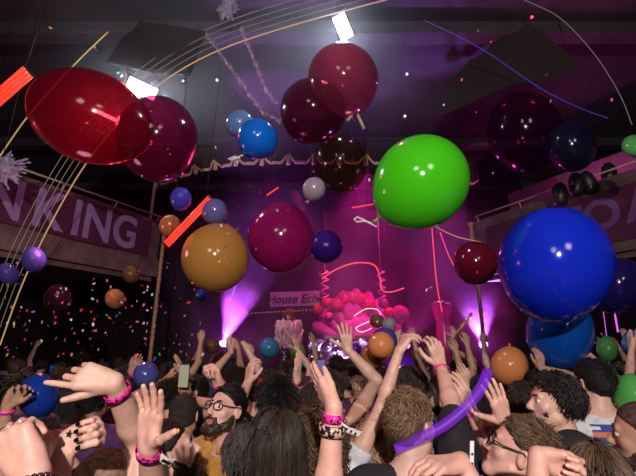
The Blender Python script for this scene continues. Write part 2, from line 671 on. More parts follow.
wire('light_trail', [(322, 279, 7.6), (335, 270, 7.6), (355, 263, 7.6), (374, 265, 7.6), (380, 278, 7.6), (382, 290, 7.6), (391, 292, 7.6), (404, 288, 7.6)], .012, m_redtrail,
     'red light trail bent in an arch over the pink stage decor')
wire('light_trail', [(432, 228, 5.5), (434, 255, 5.5), (437, 285, 5.5), (442, 312, 5.5)], .006, m_redtrail, 'long thin red light trail dangling below the green balloon')
wire('light_trail', [(440, 232, 5.6), (450, 258, 5.6), (461, 275, 5.6), (477, 279, 5.6)], .005, m_redtrail, 'shorter curved red light trail in front of the dim red balloon')
wire('light_trail', [(424, 219, 5.4), (440, 229, 5.4), (458, 237, 5.4), (481, 242, 5.4)], .006, m_trail2, 'short tan light trail at the lower right of the green balloon')
m_mag = emat('magenta_trail_glow', (.75, .1, .9), 1.2)
wire('light_trail', [(596, 252, 4.2), (606, 280, 4.2), (613, 305, 4.2), (618, 332, 4.2)], .008, m_mag, 'magenta light trail curving down the right side of the big blue balloon')
wire('light_trail', [(626, 266, 4.3), (634, 282, 4.3), (642, 300, 4.3)], .008, m_mag, 'short magenta light trail at the right edge beside the big blue balloon')
wire('light_trail', [(594, 278, 4.4), (602, 305, 4.4), (607, 340, 4.4), (609, 365, 4.4)], .003, m_mag, 'faint thin magenta light trail ending at the small green balloon')
wire('light_trail', [(244, 255, 6.4), (238, 275, 6.4), (230, 306, 6.4)], .012, emat('violet_trail_glow', (.4, .15, 1), 1.3), 'violet light trail slanting below the big amber balloon')
wire('light_trail', [(354, 316, 7.4), (366, 309, 7.4), (378, 310, 7.4), (380, 318, 7.4), (368, 322, 7.4), (356, 328, 7.4), (362, 332, 7.4), (372, 328, 7.4)], .008, emat('white_trail_glow', (1, .75, .9), 1.2), 'white squiggling light trail above the raised pink hand')
wire('light_trail', [(524, 0, 5), (560, 18, 5), (595, 55, 5), (620, 95, 5), (632, 125, 5)], .005, emat('dim_trail_glow', (.35, .3, .4), .3), 'faint grey light trail arching down to the green balloon at the right edge')
wire('light_trail', [(424, 20, 5), (480, 48, 5), (540, 88, 5), (580, 108, 5), (608, 118, 5)], .006, emat('blue_trail_glow', (.05, .05, .6), .35), 'faint blue light trail crossing under the ceiling at upper right')
wire('trail_tube', [(396, 449, 1.42), (420, 438, 1.4), (446, 424, 1.4), (468, 405, 1.42), (481, 388, 1.45), (488, 371, 1.5)], .02, None, 'fat purple light trail bent across the black T-shirt of short-haired man')
m_ptrail = bpy.data.materials.new('purple_trail_glow')  # see-through glow of a light trail, given a solid tube
m_ptrail.use_nodes = True
nt = m_ptrail.node_tree
pb = nt.nodes['Principled BSDF']
pb.inputs['Base Color'].default_value = (.12, .01, .35, 1)
pb.inputs['Emission Color'].default_value = (.25, .02, .75, 1)
pb.inputs['Emission Strength'].default_value = .5
tr = nt.nodes.new('ShaderNodeBsdfTransparent')
mx = nt.nodes.new('ShaderNodeMixShader')
mx.inputs[0].default_value = .62
nt.links.new(pb.outputs[0], mx.inputs[1])
nt.links.new(tr.outputs[0], mx.inputs[2])
nt.links.new(mx.outputs[0], nt.nodes['Material Output'].inputs[0])
bpy.data.objects['trail_tube'].data.materials.clear()
bpy.data.objects['trail_tube'].data.materials.append(m_ptrail)
# little coloured signal lights under the ceiling
for (px, py, d, c, s, lab) in ((532, 17, 5.2, (1, .05, .08), 2.5, 'tiny red signal light under the dark ceiling at upper right'),
                               (546, 74, 5.4, (.02, .6, .15), .8, 'tiny green signal light under the dark ceiling at right'),
                               (571, 64, 5.4, (.8, .25, .08), .9, 'tiny orange signal light under the dark ceiling at right'),
                               (183, 81, 5.6, (.7, .8, 1), 1.2, 'tiny white signal light right of the left floodlight'),
                               (217, 80, 5.6, (.7, .8, 1), 2.0, 'tiny white signal light between left floodlight and garlands'),
                               (118, 73, 5.5, (.05, .6, .3), .9, 'tiny green signal light left of the left floodlight'),
                               (407, 74, 5.6, (.9, .8, 1), 1.5, 'tiny white signal light right of the translucent red balloon'),
                               (405, 116, 5.8, (1, .9, 1), 1.5, 'tiny white signal light above the big green balloon')):
    c0 = P(px, py, d)
    t = empty('signal_light', c0, lab, 'light', 'small signal lights under the ceiling')
    MB().ball(A(0, 0, 0), .018, seg=10).build('lens', emat('signal_%d' % px, c, s * 1.2), t)
    MB().lathe([(0, .03), (.05, .03), (.06, .015)], A(0, .02, 0), A(0, 1, .3), 10).build('housing', m_black, t)
    MB().tube([A(0, .05, .02), A(0, .05, ZC - c0[2])], .004, 5).build('hanging_wire', m_black, t)

# ------------------------------------------------------------------ stage decor
m_sign = mat('sign_board', 'a08aa0', rough=.6, noise=.25, nscale=8)
t = empty('sign', P(295, 299, 9.8), 'pale sign board with dark lettering hanging above the stage performer', 'sign')
MB().obox(A(0, 0, 0), A(.64, 0, .02), A(0, .02, 0), A(0, 0, .19), .01).build('board', m_sign, t)
text_mesh('lettering', 'House Echo', .3, .004, A(0, -.028, -.005), A(1, 0, .03), A(0, 0, 1), mat('sign_ink', '1e0a1c', rough=.6), t, shear=.25, bold=.006)
mb = MB()
for sx in (-.55, .55):
    mb.tube([A(sx, 0, .18), A(sx, 0, ZC - P(295, 299, 9.8)[2])], .01, 6)
mb.build('hanging_wire', m_black, t)
# string of tiny lamps under the sign
t = empty('light_string', P(290, 311, 9.6), 'dotted string of tiny dim lamps below the sign board', 'light')
a, b = P(240, 313, 9.6) - P(290, 311, 9.6), P(330, 308, 9.6) - P(290, 311, 9.6)
MB().tube([a, b], .006, 5).build('cord', m_black, t)
mb = MB()
for k in range(24):
    mb.ball(a + (b - a) * k / 23 - A(0, 0, .02), .014, seg=6)
mb.build('bulbs', emat('bulb_dim', (.9, .55, .5), .5), t)

# pink inflatable flower wall behind the booth
m_pinkinf = mat('pink_inflatable', (.75, .12, .45), rough=.35, noise=.3, nscale=3)
m_redinf = mat('red_inflatable', (.8, .03, .12), rough=.3, noise=.2, nscale=3)
cP = P(356, 300, 11.1)
t = empty('inflatable_shell', A(cP[0], cP[1], 1.2), 'large pink inflatable shell of rounded lobes glowing behind the stage booth', 'decoration')
mb = MB()
for k in range(9):
    a = R(20 + k * 17.5)
    d = A(math.cos(a), 0, math.sin(a))
    e = nrm(np.cross(d, A(0, 1, 0)))
    mb.ball(A(0, .1 * math.sin(k), .55) + d * .62, (.44, .3, .2), axes=np.array([d, A(0, 1, 0), e]), seg=20)
mb.build('lobes', m_pinkinf, t)
mb = MB()
for k in range(5):
    a = R(40 + k * 25)
    mb.ball(A(.42 * math.cos(a) - .1, -.25, 1.05 + .34 * math.sin(a)), (.2, .16, .15), seg=16)
mb.build('red_crest', m_redinf, t)
MB().ball(A(0, -.2, .75), (.42, .25, .38), seg=20).build('heart', m_pinkinf, t)
MB().box((-.9, -.2, 0), (.9, .3, .3), .05).build('base', m_black, t)
t.scale = (1.3, 1.2, 1.5)

m_pinkb = mat('pink_foil', (.8, .1, .3), rough=.2, metal=.3)
m_redb = mat('red_foil', (.85, .06, .09), rough=.2, metal=.2)
clusters = [(318, 310, 9.5, .14, m_redb, 'red foil ball lowest left in the cluster left of the pink shell'), (327, 303, 9.5, .14, m_redb, 'red foil ball topmost in the cluster left of the pink shell'),
            (329, 317, 9.4, .12, m_pinkb, 'pink foil ball lowest in the cluster left of the pink shell'),
            (383, 303, 9.5, .13, m_pinkb, 'pink foil ball topmost right of the pink shell'), (389, 313, 9.4, .14, m_redb, 'red foil ball lowest right of the pink shell'),
            (400, 315, 9.6, .24, mat('magenta_fuzz', (.5, .05, .22), rough=.9, noise=.5, nscale=9, bump=.8, bscale=25), 'fuzzy magenta pompom right of the pink shell')]
for (px, py, d, r, m, lab) in clusters:
    c = P(px, py, d)
    t = empty('foil_ball' if 'foil' in lab else 'pompom', c, lab, 'decoration', 'balls decorating the stage booth')
    MB().ball(A(0, 0, 0), r, seg=20).build('ball', m, t)
    MB().tube([A(0, 0, r * .9), A(0, .1, ZC - c[2])], .005, 5).build('string', m_black, t)
for px, lab in ((325, 'curled pink ribbon spiral left of the pink shell'), (381, 'curled pink ribbon spiral right of the pink shell')):
    a = P(px, 280, 9.6)
    pts = [A(.09 * math.sin(k * .7), .09 * math.cos(k * .7), .25 - k * .022) for k in range(34)]
    pts = [A(0, .0, ZC - a[2] - .01)] + pts
    o = MB().tube(pts, [.003, .003] + [.022] * (len(pts) - 2), 6).build('ribbon_spiral', mat('pink_ribbon', (.8, .25, .5), rough=.35), loc=a)
    tag(o, lab, 'ribbon')
# booth with foil front
c = P(352, 352, 9.6)
t = empty('stage_booth', A(c[0], c[1], 1.2), 'stage booth with crumpled violet foil front below the pink shell', 'booth')
MB().box((-1.1, 0, 0), (1.1, .7, .95), .02).build('cabinet', m_black, t)
n1, n2 = 26, 12
V, F = [], []
for j in range(n2):
    for i in range(n1):
        V.append((-1.1 + 2.2 * i / (n1 - 1), -.06 + rng.normal() * .03, .02 + .95 * j / (n2 - 1)))
for j in range(n2 - 1):
    for i in range(n1 - 1):
        q = j * n1 + i
        F.append((q, q + 1, q + n1 + 1, q + n1))
link_mesh('foil_front', np_mesh('foil_front', V, np.array(F), smooth=False), mat('violet_foil', (.6, .35, .9), rough=.2, metal=.9), t)
MB().box((-.7, .1, .95), (-.15, .6, 1.05), .01).box((.15, .1, .95), (.7, .6, 1.05), .01).build('mixer_deck', mat('deck_grey', (.08, .08, .1), rough=.3), t)

# magenta stage drums / tall glass on the right part of the stage
c = P(446, 322, 8.9)
t = empty('tall_drum', A(c[0], 9.3, 1.2), 'tall narrow magenta drum standing on stage right of the two raised hands', 'drum')
MB().lathe([(0, .2), (.9, .2), (1.35, .16), (1.75, .25), (1.8, .25)], A(0, 0, 0), A(0, 0, 1), 24).build('shell', mat('magenta_lacquer', (.5, .04, .2), rough=.25), t)
MB().lathe([(1.74, .258), (1.82, .262), (1.825, .24)], A(0, 0, 0), A(0, 0, 1), 24).build('rim', mat('chrome', (.7, .6, .7), rough=.2, metal=1), t)


def moving_head(loc, target, lab, col, e, size, lens_s=18):
    t = empty('moving_head_light', loc, lab, 'lamp', 'moving head lights on the stage')
    d = nrm(np.asarray(target) - np.asarray(loc))
    MB().box((-.16, -.12, -.4), (.16, .12, -.26), .02).build('base', m_black, t)
    mb = MB()
    mb.box((-.2, -.05, -.28), (-.15, .05, .05), .01).box((.15, -.05, -.28), (.2, .05, .05), .01)
    mb.build('yoke', m_black, t)
    MB().lathe([(-.16, .06), (-.14, .11), (.05, .12), (.14, .13), (.15, .11)], A(0, 0, 0), d, 20).build('head', m_black, t)
    MB().lathe([(.151, .1), (.165, .08), (.168, .01)], A(0, 0, 0), d, 20).build('lens', emat('lens_' + lab[:9], col, lens_s), t)
    spot('moving_head_beam', np.asarray(loc) + d * .2, target, e, col, size, .35, .05)


for px, col, tx, e, lab in ((222, (.62, .13, 1), P(290, 150, 7.0), 2600, 'violet moving head light at left of stage shining up to the right'),
                            (484, (.45, .12, 1), P(455, 190, 6.5), 2200, 'violet moving head light at right of stage by the orange balloon'),
                            (404, (1, .05, .55), P(470, 220, 6.5), 500, 'magenta moving head light just right of the pink shell')):
    c = P(px, 348, 9.2)
    t0 = A(c[0], c[1], c[2])
    z0 = 1.2
    cas = empty('flight_case', A(c[0], c[1], z0), 'black case under the ' + ' '.join(lab.split()[:4]) + (' at left' if px == 222 else ' at right' if px == 484 else ' beside the pink shell'), 'case', 'cases carrying the moving heads')
    hh = max(.1, t0[2] - .4 - z0)
    MB().box((-.22, -.2, 0), (.22, .2, hh), .015).build('case_body', m_black, cas)
    MB().box((-.225, -.205, hh * .45), (.225, .205, hh * .5), .002).build('metal_edge', mat('alu', (.5, .5, .55), rough=.35, metal=1), cas)
    moving_head(t0, tx, lab, col, e, 34)

# ------------------------------------------------------------------ haze over the stage


def haze(name, lo, hi, dens, lab, col=(.95, .5, .95), puff=.8, scale=.5):  # default colour tints the haze itself, so white light scatters purple
    mh = bpy.data.materials.new(name)
    mh.use_nodes = True
    nt = mh.node_tree
    nt.nodes.remove(nt.nodes['Principled BSDF'])
    vs = nt.nodes.new('ShaderNodeVolumeScatter')
    vs.inputs['Color'].default_value = (*col, 1)
    vs.inputs['Anisotropy'].default_value = .2
    tc = nt.nodes.new('ShaderNodeTexCoord')
    # soft edges: fall off towards the sides of the cloud
    v1 = nt.nodes.new('ShaderNodeVectorMath')
    v1.operation = 'MULTIPLY_ADD'
    v1.inputs[1].default_value = (2, 2, 2)
    v1.inputs[2].default_value = (-1, -1, -1)
    nt.links.new(tc.outputs['Generated'], v1.inputs[0])
    ln = nt.nodes.new('ShaderNodeVectorMath')
    ln.operation = 'LENGTH'
    nt.links.new(v1.outputs[0], ln.inputs[0])
    mr = nt.nodes.new('ShaderNodeMapRange')
    mr.interpolation_type = 'SMOOTHSTEP'
    mr.inputs[1].default_value = .35
    mr.inputs[2].default_value = 1.0
    mr.inputs[3].default_value = dens
    mr.inputs[4].default_value = 0
    nt.links.new(ln.outputs['Value'], mr.inputs[0])
    n = nt.nodes.new('ShaderNodeTexNoise')
    n.inputs['Scale'].default_value = scale
    n.inputs['Detail'].default_value = 3
    nt.links.new(tc.outputs['Object'], n.inputs['Vector'])
    m2 = nt.nodes.new('ShaderNodeMapRange')
    m2.inputs[1].default_value = .35
    m2.inputs[2].default_value = .65
    m2.inputs[3].default_value = 1 - puff
    m2.inputs[4].default_value = 1 + puff
    nt.links.new(n.outputs[0], m2.inputs[0])
    mu = nt.nodes.new('ShaderNodeMath')
    mu.operation = 'MULTIPLY'
    nt.links.new(mr.outputs[0], mu.inputs[0])
    nt.links.new(m2.outputs[0], mu.inputs[1])
    nt.links.new(mu.outputs[0], vs.inputs['Density'])
    nt.links.new(vs.outputs[0], nt.nodes['Material Output'].inputs['Volume'])
    return tag(MB().box(lo, hi).build(name, mh), lab, 'haze', kind='stuff')


haze('haze', (-5.6, 5.2, .6), (6.6, 12.95, 6.6), .05, 'thin purple-tinted, magenta-lit haze hanging over the stage', scale=.55)
haze('lamp_haze', (-4.6, 2.4, 4.6), (2.6, 7.2, 6.69), .075, 'faint pale haze glowing round the white floodlights under the ceiling', puff=.3, col=(.85, .88, 1))
for (px, py, d, rx, rz, lab) in ((228, 335, 8.7, 1.5, 1.5, 'bright violet puff of stage fog at the left of the stage'), (482, 325, 8.7, .9, 1.4, 'bright violet puff of stage fog at the right of the stage'),
                                 (354, 305, 9.0, 1.6, 1.5, 'bright magenta puff of stage fog around the pink shell')):
    q = P(px, py, d)
    haze('fog_puff', tuple(q - A(rx, .8, rz)), tuple(q + A(rx, .8, rz)), .28 if 'shell' in lab else .5, lab, puff=.9, scale=1.3)
cy.volume_step_rate = 2.0

# ------------------------------------------------------------------ lighting the place
point('flash', (0.1, -2.3, 3.3), 760, (1, .9, .84), .05)
spot('fill_light', (-2.2, -4.5, 5.2), (-.8, 4.0, 4.0), 320, (1, .86, .8), 60, .8, .8)  # pair of added fills behind the camera, evening out the flash falloff
spot('fill_light', (2.2, -4.5, 5.2), (.8, 4.0, 4.0), 320, (1, .84, .8), 60, .8, .8)
# stage wash towards the hall, magenta and violet
spot('stage_wash', (-1.2, 8.6, 6.2), (-1.5, 11, 1.5), 60, (1, .05, .55), 90, .6, .15)
spot('stage_wash', (1.2, 8.6, 6.2), (.8, 10.5, 1.5), 600, (1, .04, .5), 90, .6, .15)
spot('stage_wash', (3.6, 9.5, 6.0), (3.2, 10.5, 1.5), 500, (1, .04, .4), 90, .6, .15)
spot('stage_wash', (-2.5, 12, 5.6), (-2.5, 2, 2.2), 35, (.8, .08, .9), 100, .6, .15)
spot('stage_wash', (2.5, 12, 5.6), (2.5, 2, 2.2), 60, (1, .05, .6), 100, .6, .15)
spot('shell_light', (-.6, 8.4, 5.6), (.95, 10.2, 2.4), 500, (1, .12, .35), 28, .6, .1)  # added spot that reddens and brightens the shell
spot('performer_light', (-1.6, 6.8, 5.9), (-.7, 9.2, 2.5), 330, (1, .75, .7), 16, .5, .1)  # added warm spot to make the performer stand out
point('balcony_glow', tuple(lb(1.9, 4.35, 1, -.75)), 60, (1, .05, .5), .05)
point('banner_glow', (-3.0, 4.2, 3.2), 20, (1, .35, .55), .2)
# ================================================================== balloons
def balloon(px, py, rx, ry, d, m, lab, neck=(0, -1), knot=True, group=None, seg=40, round_=True, name='balloon'):
    """teardrop balloon. rx, ry: half width along / across the neck axis as seen; neck: direction in view"""
    c = P(px, py, d)
    k = d / FPX
    ang = math.atan2(math.hypot(px - 318, py - 238), FPX)
    a = rx * k * (1 if round_ else math.cos(ang) ** .6)
    b = ry * k * (1 if round_ else math.cos(ang) ** .6)
    t = empty(name, c, lab, 'balloon', group)
    ax = nrm(RIGHT * neck[0] + UP * neck[1] + FWD * (neck[2] if len(neck) > 2 else .15))
    prof = []
    n = 26
    for i in range(n + 1):
        th = math.pi * i / n
        h = -math.cos(th)
        r = math.sin(th)
        if h > 0:
            r *= 1 - .10 * h ** 2
            h *= 1.0 + .06 * h
        prof.append((h * a, max(r * b, .0004)))
    end = prof[-1][0]
    prof = prof[:-1] + [(end * 1.0, b * .05), (end + a * .03, b * .035)]
    o = MB().lathe(prof, A(0, 0, 0), ax, seg).build('envelope', m, t)
    if round_ and ang > .2:
        # a slightly flattened balloon, as big ones are
        ray = nrm(c - CAM)
        u = Vector(nrm(ray - FWD * (1 / max(.3, ray @ FWD)) * 0 - FWD * (ray @ FWD)))
        u = Vector(nrm(np.array(u) - ray * (np.array(u) @ ray)))
        kk = math.cos(ang) ** .9
        for v in o.data.vertices:
            v.co += u * (v.co.dot(u) * (kk - 1))
    if knot:
        q = ax * (end + a * .02)
        s = max(.012, .05 * a)
        MB().lathe([(0, s * .5), (s * .5, s * .7), (s * .9, s * .4), (s * 1.2, s * .5), (s * 2.2, s * 1.1), (s * 2.3, s * .9)], q, ax, 12).build('knot', m, t)
        t['tip'] = 0
        del t['tip']
    return t, c + ax * (end + a * .1)


B = balloon_mat
G1 = 'giant balloons'
t, tip = balloon(420, 183, 50, 46, 3.6, B('latex_green', (.08, .72, .012)), 'giant bright green balloon at the centre right with white string on its knot', (-.74, -.64), group=G1)
MB().tube([P(377, 227, 3.62) - P(420, 183, 3.6) + A(0, 0, 0) for _ in (0,)] + [P(x, y, 3.62) - P(420, 183, 3.6) for (x, y) in ((371, 224), (364, 220), (357, 217), (354, 219), (357, 222), (364, 221), (372, 223))], .008, 6).build(
    'string', mat('white_string', (.8, .8, .78), rough=.8), t)
balloon(553, 264, 57, 58, 3.0, B('latex_blue', (.008, .03, .7)), 'giant royal blue balloon at right, the upper of two overlapping', (.1, -.9), knot=False, group=G1)
balloon(559, 332, 38, 34, 3.5, B('latex_blue_deep', (.004, .075, .42)), 'big deeper blue balloon partly hidden under the giant royal blue one', (0, 1), group=G1)
balloon(92, 118, 63, 51, 4.3, B('latex_red_clear', (.17, .003, .018), clear=.5), 'giant see-through red balloon at upper left, lit from behind', (1, -.3), knot=False, group=G1, round_=False)
balloon(158, 139, 43, 41, 4.8, B('latex_crimson_clear', (.06, .003, .025), clear=.5), 'giant dark crimson balloon behind the right side of the lit red one', (.3, -1), knot=False, group=G1)
t, tip = balloon(343, 80, 37, 35, 4.6, B('latex_rose_clear', (.14, .025, .05), clear=.55), 'giant translucent rose-red balloon at top centre with tan ribbon', (.3, -1), group=G1)
MB().tube([P(x, y, 4.6) - P(343, 80, 4.6) for (x, y) in ((347, 121), (353, 114), (357, 110), (358, 116), (361, 122), (364, 129))], .018, 6).build('ribbon', m_tan, t)
balloon(313, 111, 33, 33, 5.0, B('latex_maroon_clear', (.035, .003, .012), clear=.5), 'giant dark maroon balloon overlapping the rose-red one from lower left', (-.5, -1), knot=False, group=G1)
balloon(281, 238, 35, 33, 4.9, B('latex_magenta', (.32, .008, .13), clear=.18), 'giant magenta balloon at centre left, right of the amber one', (0, 1), knot=False, group=G1)
balloon(216, 258, 34, 34, 4.4, B('latex_amber', (.55, .27, .06)), 'giant amber balloon at left of centre', (.3, .9), knot=False, group=G1)
t, tip = balloon(258, 139, 20, 21, 4.0, B('latex_azure', (.006, .16, .72)), 'bright azure balloon with a white string, upper centre left', (-.7, -.7), group='azure balloons')
MB().tube([P(x, y, 4.0) - P(258, 139, 4.0) for (x, y) in ((243, 155), (238, 157), (232, 160), (228, 159), (233, 157), (240, 158))], .007, 6).build('string', mat('white_string', (.8, .8, .78)), t)
balloon(240, 124, 14, 14, 4.3, B('latex_paleblue', (.14, .24, .5)), 'pale blue balloon peeping from behind the bright azure one', (-.3, .9), knot=False)
t, tip = balloon(314, 189, 12, 11.5, 4.3, B('latex_white', (.42, .34, .42)), 'small white balloon with a tan knot hanging at centre', (-.4, -.9))
balloon(326, 247, 16, 17, 5.6, B('latex_indigo', (.06, .012, .26)), 'dark indigo balloon right of the giant magenta one', (0, 1), knot=False)
SB = 'small balloons'
small = [
    (181, 199, 12, 11, 4.6, 'latex_violetblue', (.07, .06, .5), 'small violet-blue balloon below the left end of the valance'),
    (215, 212, 13.5, 13, 4.5, 'latex_lilac', (.16, .16, .42), 'small lilac balloon right of the slanting red light streak'),
    (170, 226, 11.5, 11, 5.0, 'latex_orange_dim', (.42, .16, .05), 'small dull orange balloon left of the slanting red light streak'),
    (34, 260, 13.5, 12.5, 4.4, 'latex_purpleblue', (.1, .07, .36), 'small purple-blue balloon just below the purple banner'),
    (8, 274, 12, 10.5, 4.4, 'latex_purpleblue', None, 'small purple-blue balloon at the left edge below the banner'),
    (202, 295, 6.5, 6, 5.6, 'latex_violetblue', None, 'tiny violet-blue balloon below the giant amber one'),
    (115, 299, 10.5, 10, 5.0, 'latex_orange_dim', None, 'small brownish orange balloon among confetti under the left balcony'),
    (131, 274, 10, 9, 5.9, 'latex_brown', (.16, .07, .04), 'dim brown balloon before the dark fascia of the left balcony'),
    (58, 300, 17, 15, 5.0, 'latex_darkmaroon', (.03, .006, .015), 'dim maroon balloon hanging in the dark under the left balcony'),
    (212, 346, 8, 8, 6.0, 'latex_brown', None, 'small brown balloon against the violet haze at left of stage'),
    (224, 358, 6.5, 6.5, 6.2, 'latex_red', (.7, .01, .015), 'small bright red balloon in the violet haze below the brown one'),
    (269, 348, 10.5, 10.5, 5.5, 'latex_steelblue', (.05, .22, .42), 'small steel blue balloon above the crowd left of performer'),
    (298, 353, 8, 7.5, 5.8, 'latex_olive', (.16, .36, .03), 'small olive green balloon over the crowd right of performer'),
    (381, 345, 13, 13.5, 3.4, 'latex_orange', (.8, .3, .11), 'orange balloon above the crowd at centre, front of its cluster'),
    (373, 356, 13, 13, 3.75, 'latex_orange_dim', None, 'dull orange balloon tucked behind lower left of the centre orange one'),
    (384, 341, 14, 13.5, 4.1, 'latex_purpleblue', None, 'blue-violet balloon showing as a rim above the centre orange one'),
    (400, 368, 15, 16, 3.0, 'latex_purple', (.12, .01, .36), 'purple balloon behind the long raised arm at centre'),
    (389, 325, 7.5, 7.5, 4.7, 'latex_grey', (.34, .28, .36), 'small grey balloon above the centre orange one'),
    (377, 321, 6, 7.5, 5.0, 'latex_brown', None, 'tiny dark brown balloon left of the small grey one'),
    (355, 349, 6, 6.5, 4.8, 'latex_purple', None, 'tiny purple balloon beside the raised pink hand'),
    (509, 366, 19.5, 19.5, 3.6, 'latex_orange', None, 'orange balloon over the crowd at right, below the giant blue ones'),
    (607, 349, 13, 11, 3.9, 'latex_green_dim', (.06, .24, .06), 'small dark green balloon right of the deeper blue balloon'),
    (633, 342, 12, 12, 4.2, 'latex_steelblue', None, 'steel blue balloon at the right edge above the crowd'),
    (636, 146, 10, 15, 4.0, 'latex_green_mid', (.1, .45, .1), 'green balloon cut by the right edge, high up'),
    (475, 263, 22, 22, 5.0, 'latex_red_dim', (.16, .006, .03), 'dim red balloon between the green and the giant blue balloon'),
    (39, 396, 22.5, 21, 1.9, 'latex_blue_left', (.006, .04, .3), 'dark blue balloon at lower left under an outstretched hand'),
    (146, 375, 13.5, 13, 2.6, 'latex_slateblue', (.07, .08, .3), 'slate blue balloon behind raised fingers at lower left'),
    (550, 430, 13, 12, 1.95, 'latex_green_mid', None, 'green balloon wedged between heads at lower right'),
    (634, 396, 23, 21, 2.1, 'latex_green_mid', None, 'big green balloon at the right edge above the shaved head'),
    (570, 147, 26, 25, 4.8, 'latex_black_navy', (.008, .008, .03), 'big near-black navy balloon with one bright glint, upper right'),
    (617, 286, 27, 30, 4.2, 'latex_dark_indigo', (.015, .008, .1), 'dark indigo balloon right behind the giant royal blue one'),
]
for (px, py, rx, ry, d, mn, colr, lab) in small:
    m = B(mn, colr) if colr else MATS[mn]
    balloon(px, py, rx, ry, d, m, lab, (random.uniform(-.6, .6), random.choice((-1, 1)) * .8, .6), knot=rx > 9 and (px, py) not in ((131, 274),), group=SB, seg=28)
balloon(524, 133, 41, 38, 5.4, B('latex_plum_clear', (.012, .002, .01), clear=.6), 'giant dark plum see-through balloon left of the near-black navy one', (.2, -1), knot=False, group=G1)
balloon(340, 163, 30, 27, 5.6, B('latex_olive_clear', (.02, .014, .008), clear=.65), 'big dark olive see-through balloon behind the valance tassels at centre', (.2, -1), knot=False, group=G1)

# ------------------------------------------------------------------ confetti
conf_cols = [('white', (.85, .8, .8), 70), ('red', (.85, .04, .03), 60), ('green', (.05, .7, .15), 20), ('pink', (.8, .15, .4), 34), ('orange', (.85, .33, .08), 22), ('violet', (.35, .12, .7), 14)]
for cn, cc, num in conf_cols:
    m = mat('confetti_' + cn, cc, rough=.4)
    V = np.array([(-.5, -.3, 0), (.5, -.3, .08), (.5, .3, 0), (-.5, .3, .08), (-.5, -.3, .02), (.5, -.3, .1), (.5, .3, .02), (-.5, .3, .1)])
    F = np.array([(3, 2, 1, 0), (4, 5, 6, 7), (0, 1, 5, 4), (1, 2, 6, 5), (2, 3, 7, 6), (3, 0, 4, 7)])
    me = np_mesh('confetti', V, F, smooth=False)
    me.materials.append(m)
    for k in range(num):
        u = rng.random()
        if u < .72:
            px, py = rng.uniform(4, 205), rng.uniform(262, 358)
            if rng.random() < .4:
                py = rng.uniform(300, 358)
        elif u < .86:
            px, py = rng.uniform(200, 480), rng.uniform(180, 345)
        else:
            px, py = rng.uniform(20, 620), rng.uniform(20, 200)
        d = rng.uniform(2.4, 4.6)
        o = bpy.data.objects.new('confetti', me)
        COL.objects.link(o)
        o.location = P(px, py, d)
        s = d / FPX * rng.uniform(1.6, 3.3)
        o.scale = (s, s, s)
        o.rotation_euler = tuple(rng.uniform(0, 6.28, 3))
        tag(o, 'tiny %s confetti flake fluttering in the dark air over the crowd' % cn, 'confetti', '%s confetti flakes in the air' % cn)
# ================================================================== organic shapes
def axes_from(y, z):
    y = nrm(y)
    x = nrm(np.cross(y, z))
    z = np.cross(x, y)
    return np.array([x, y, z])


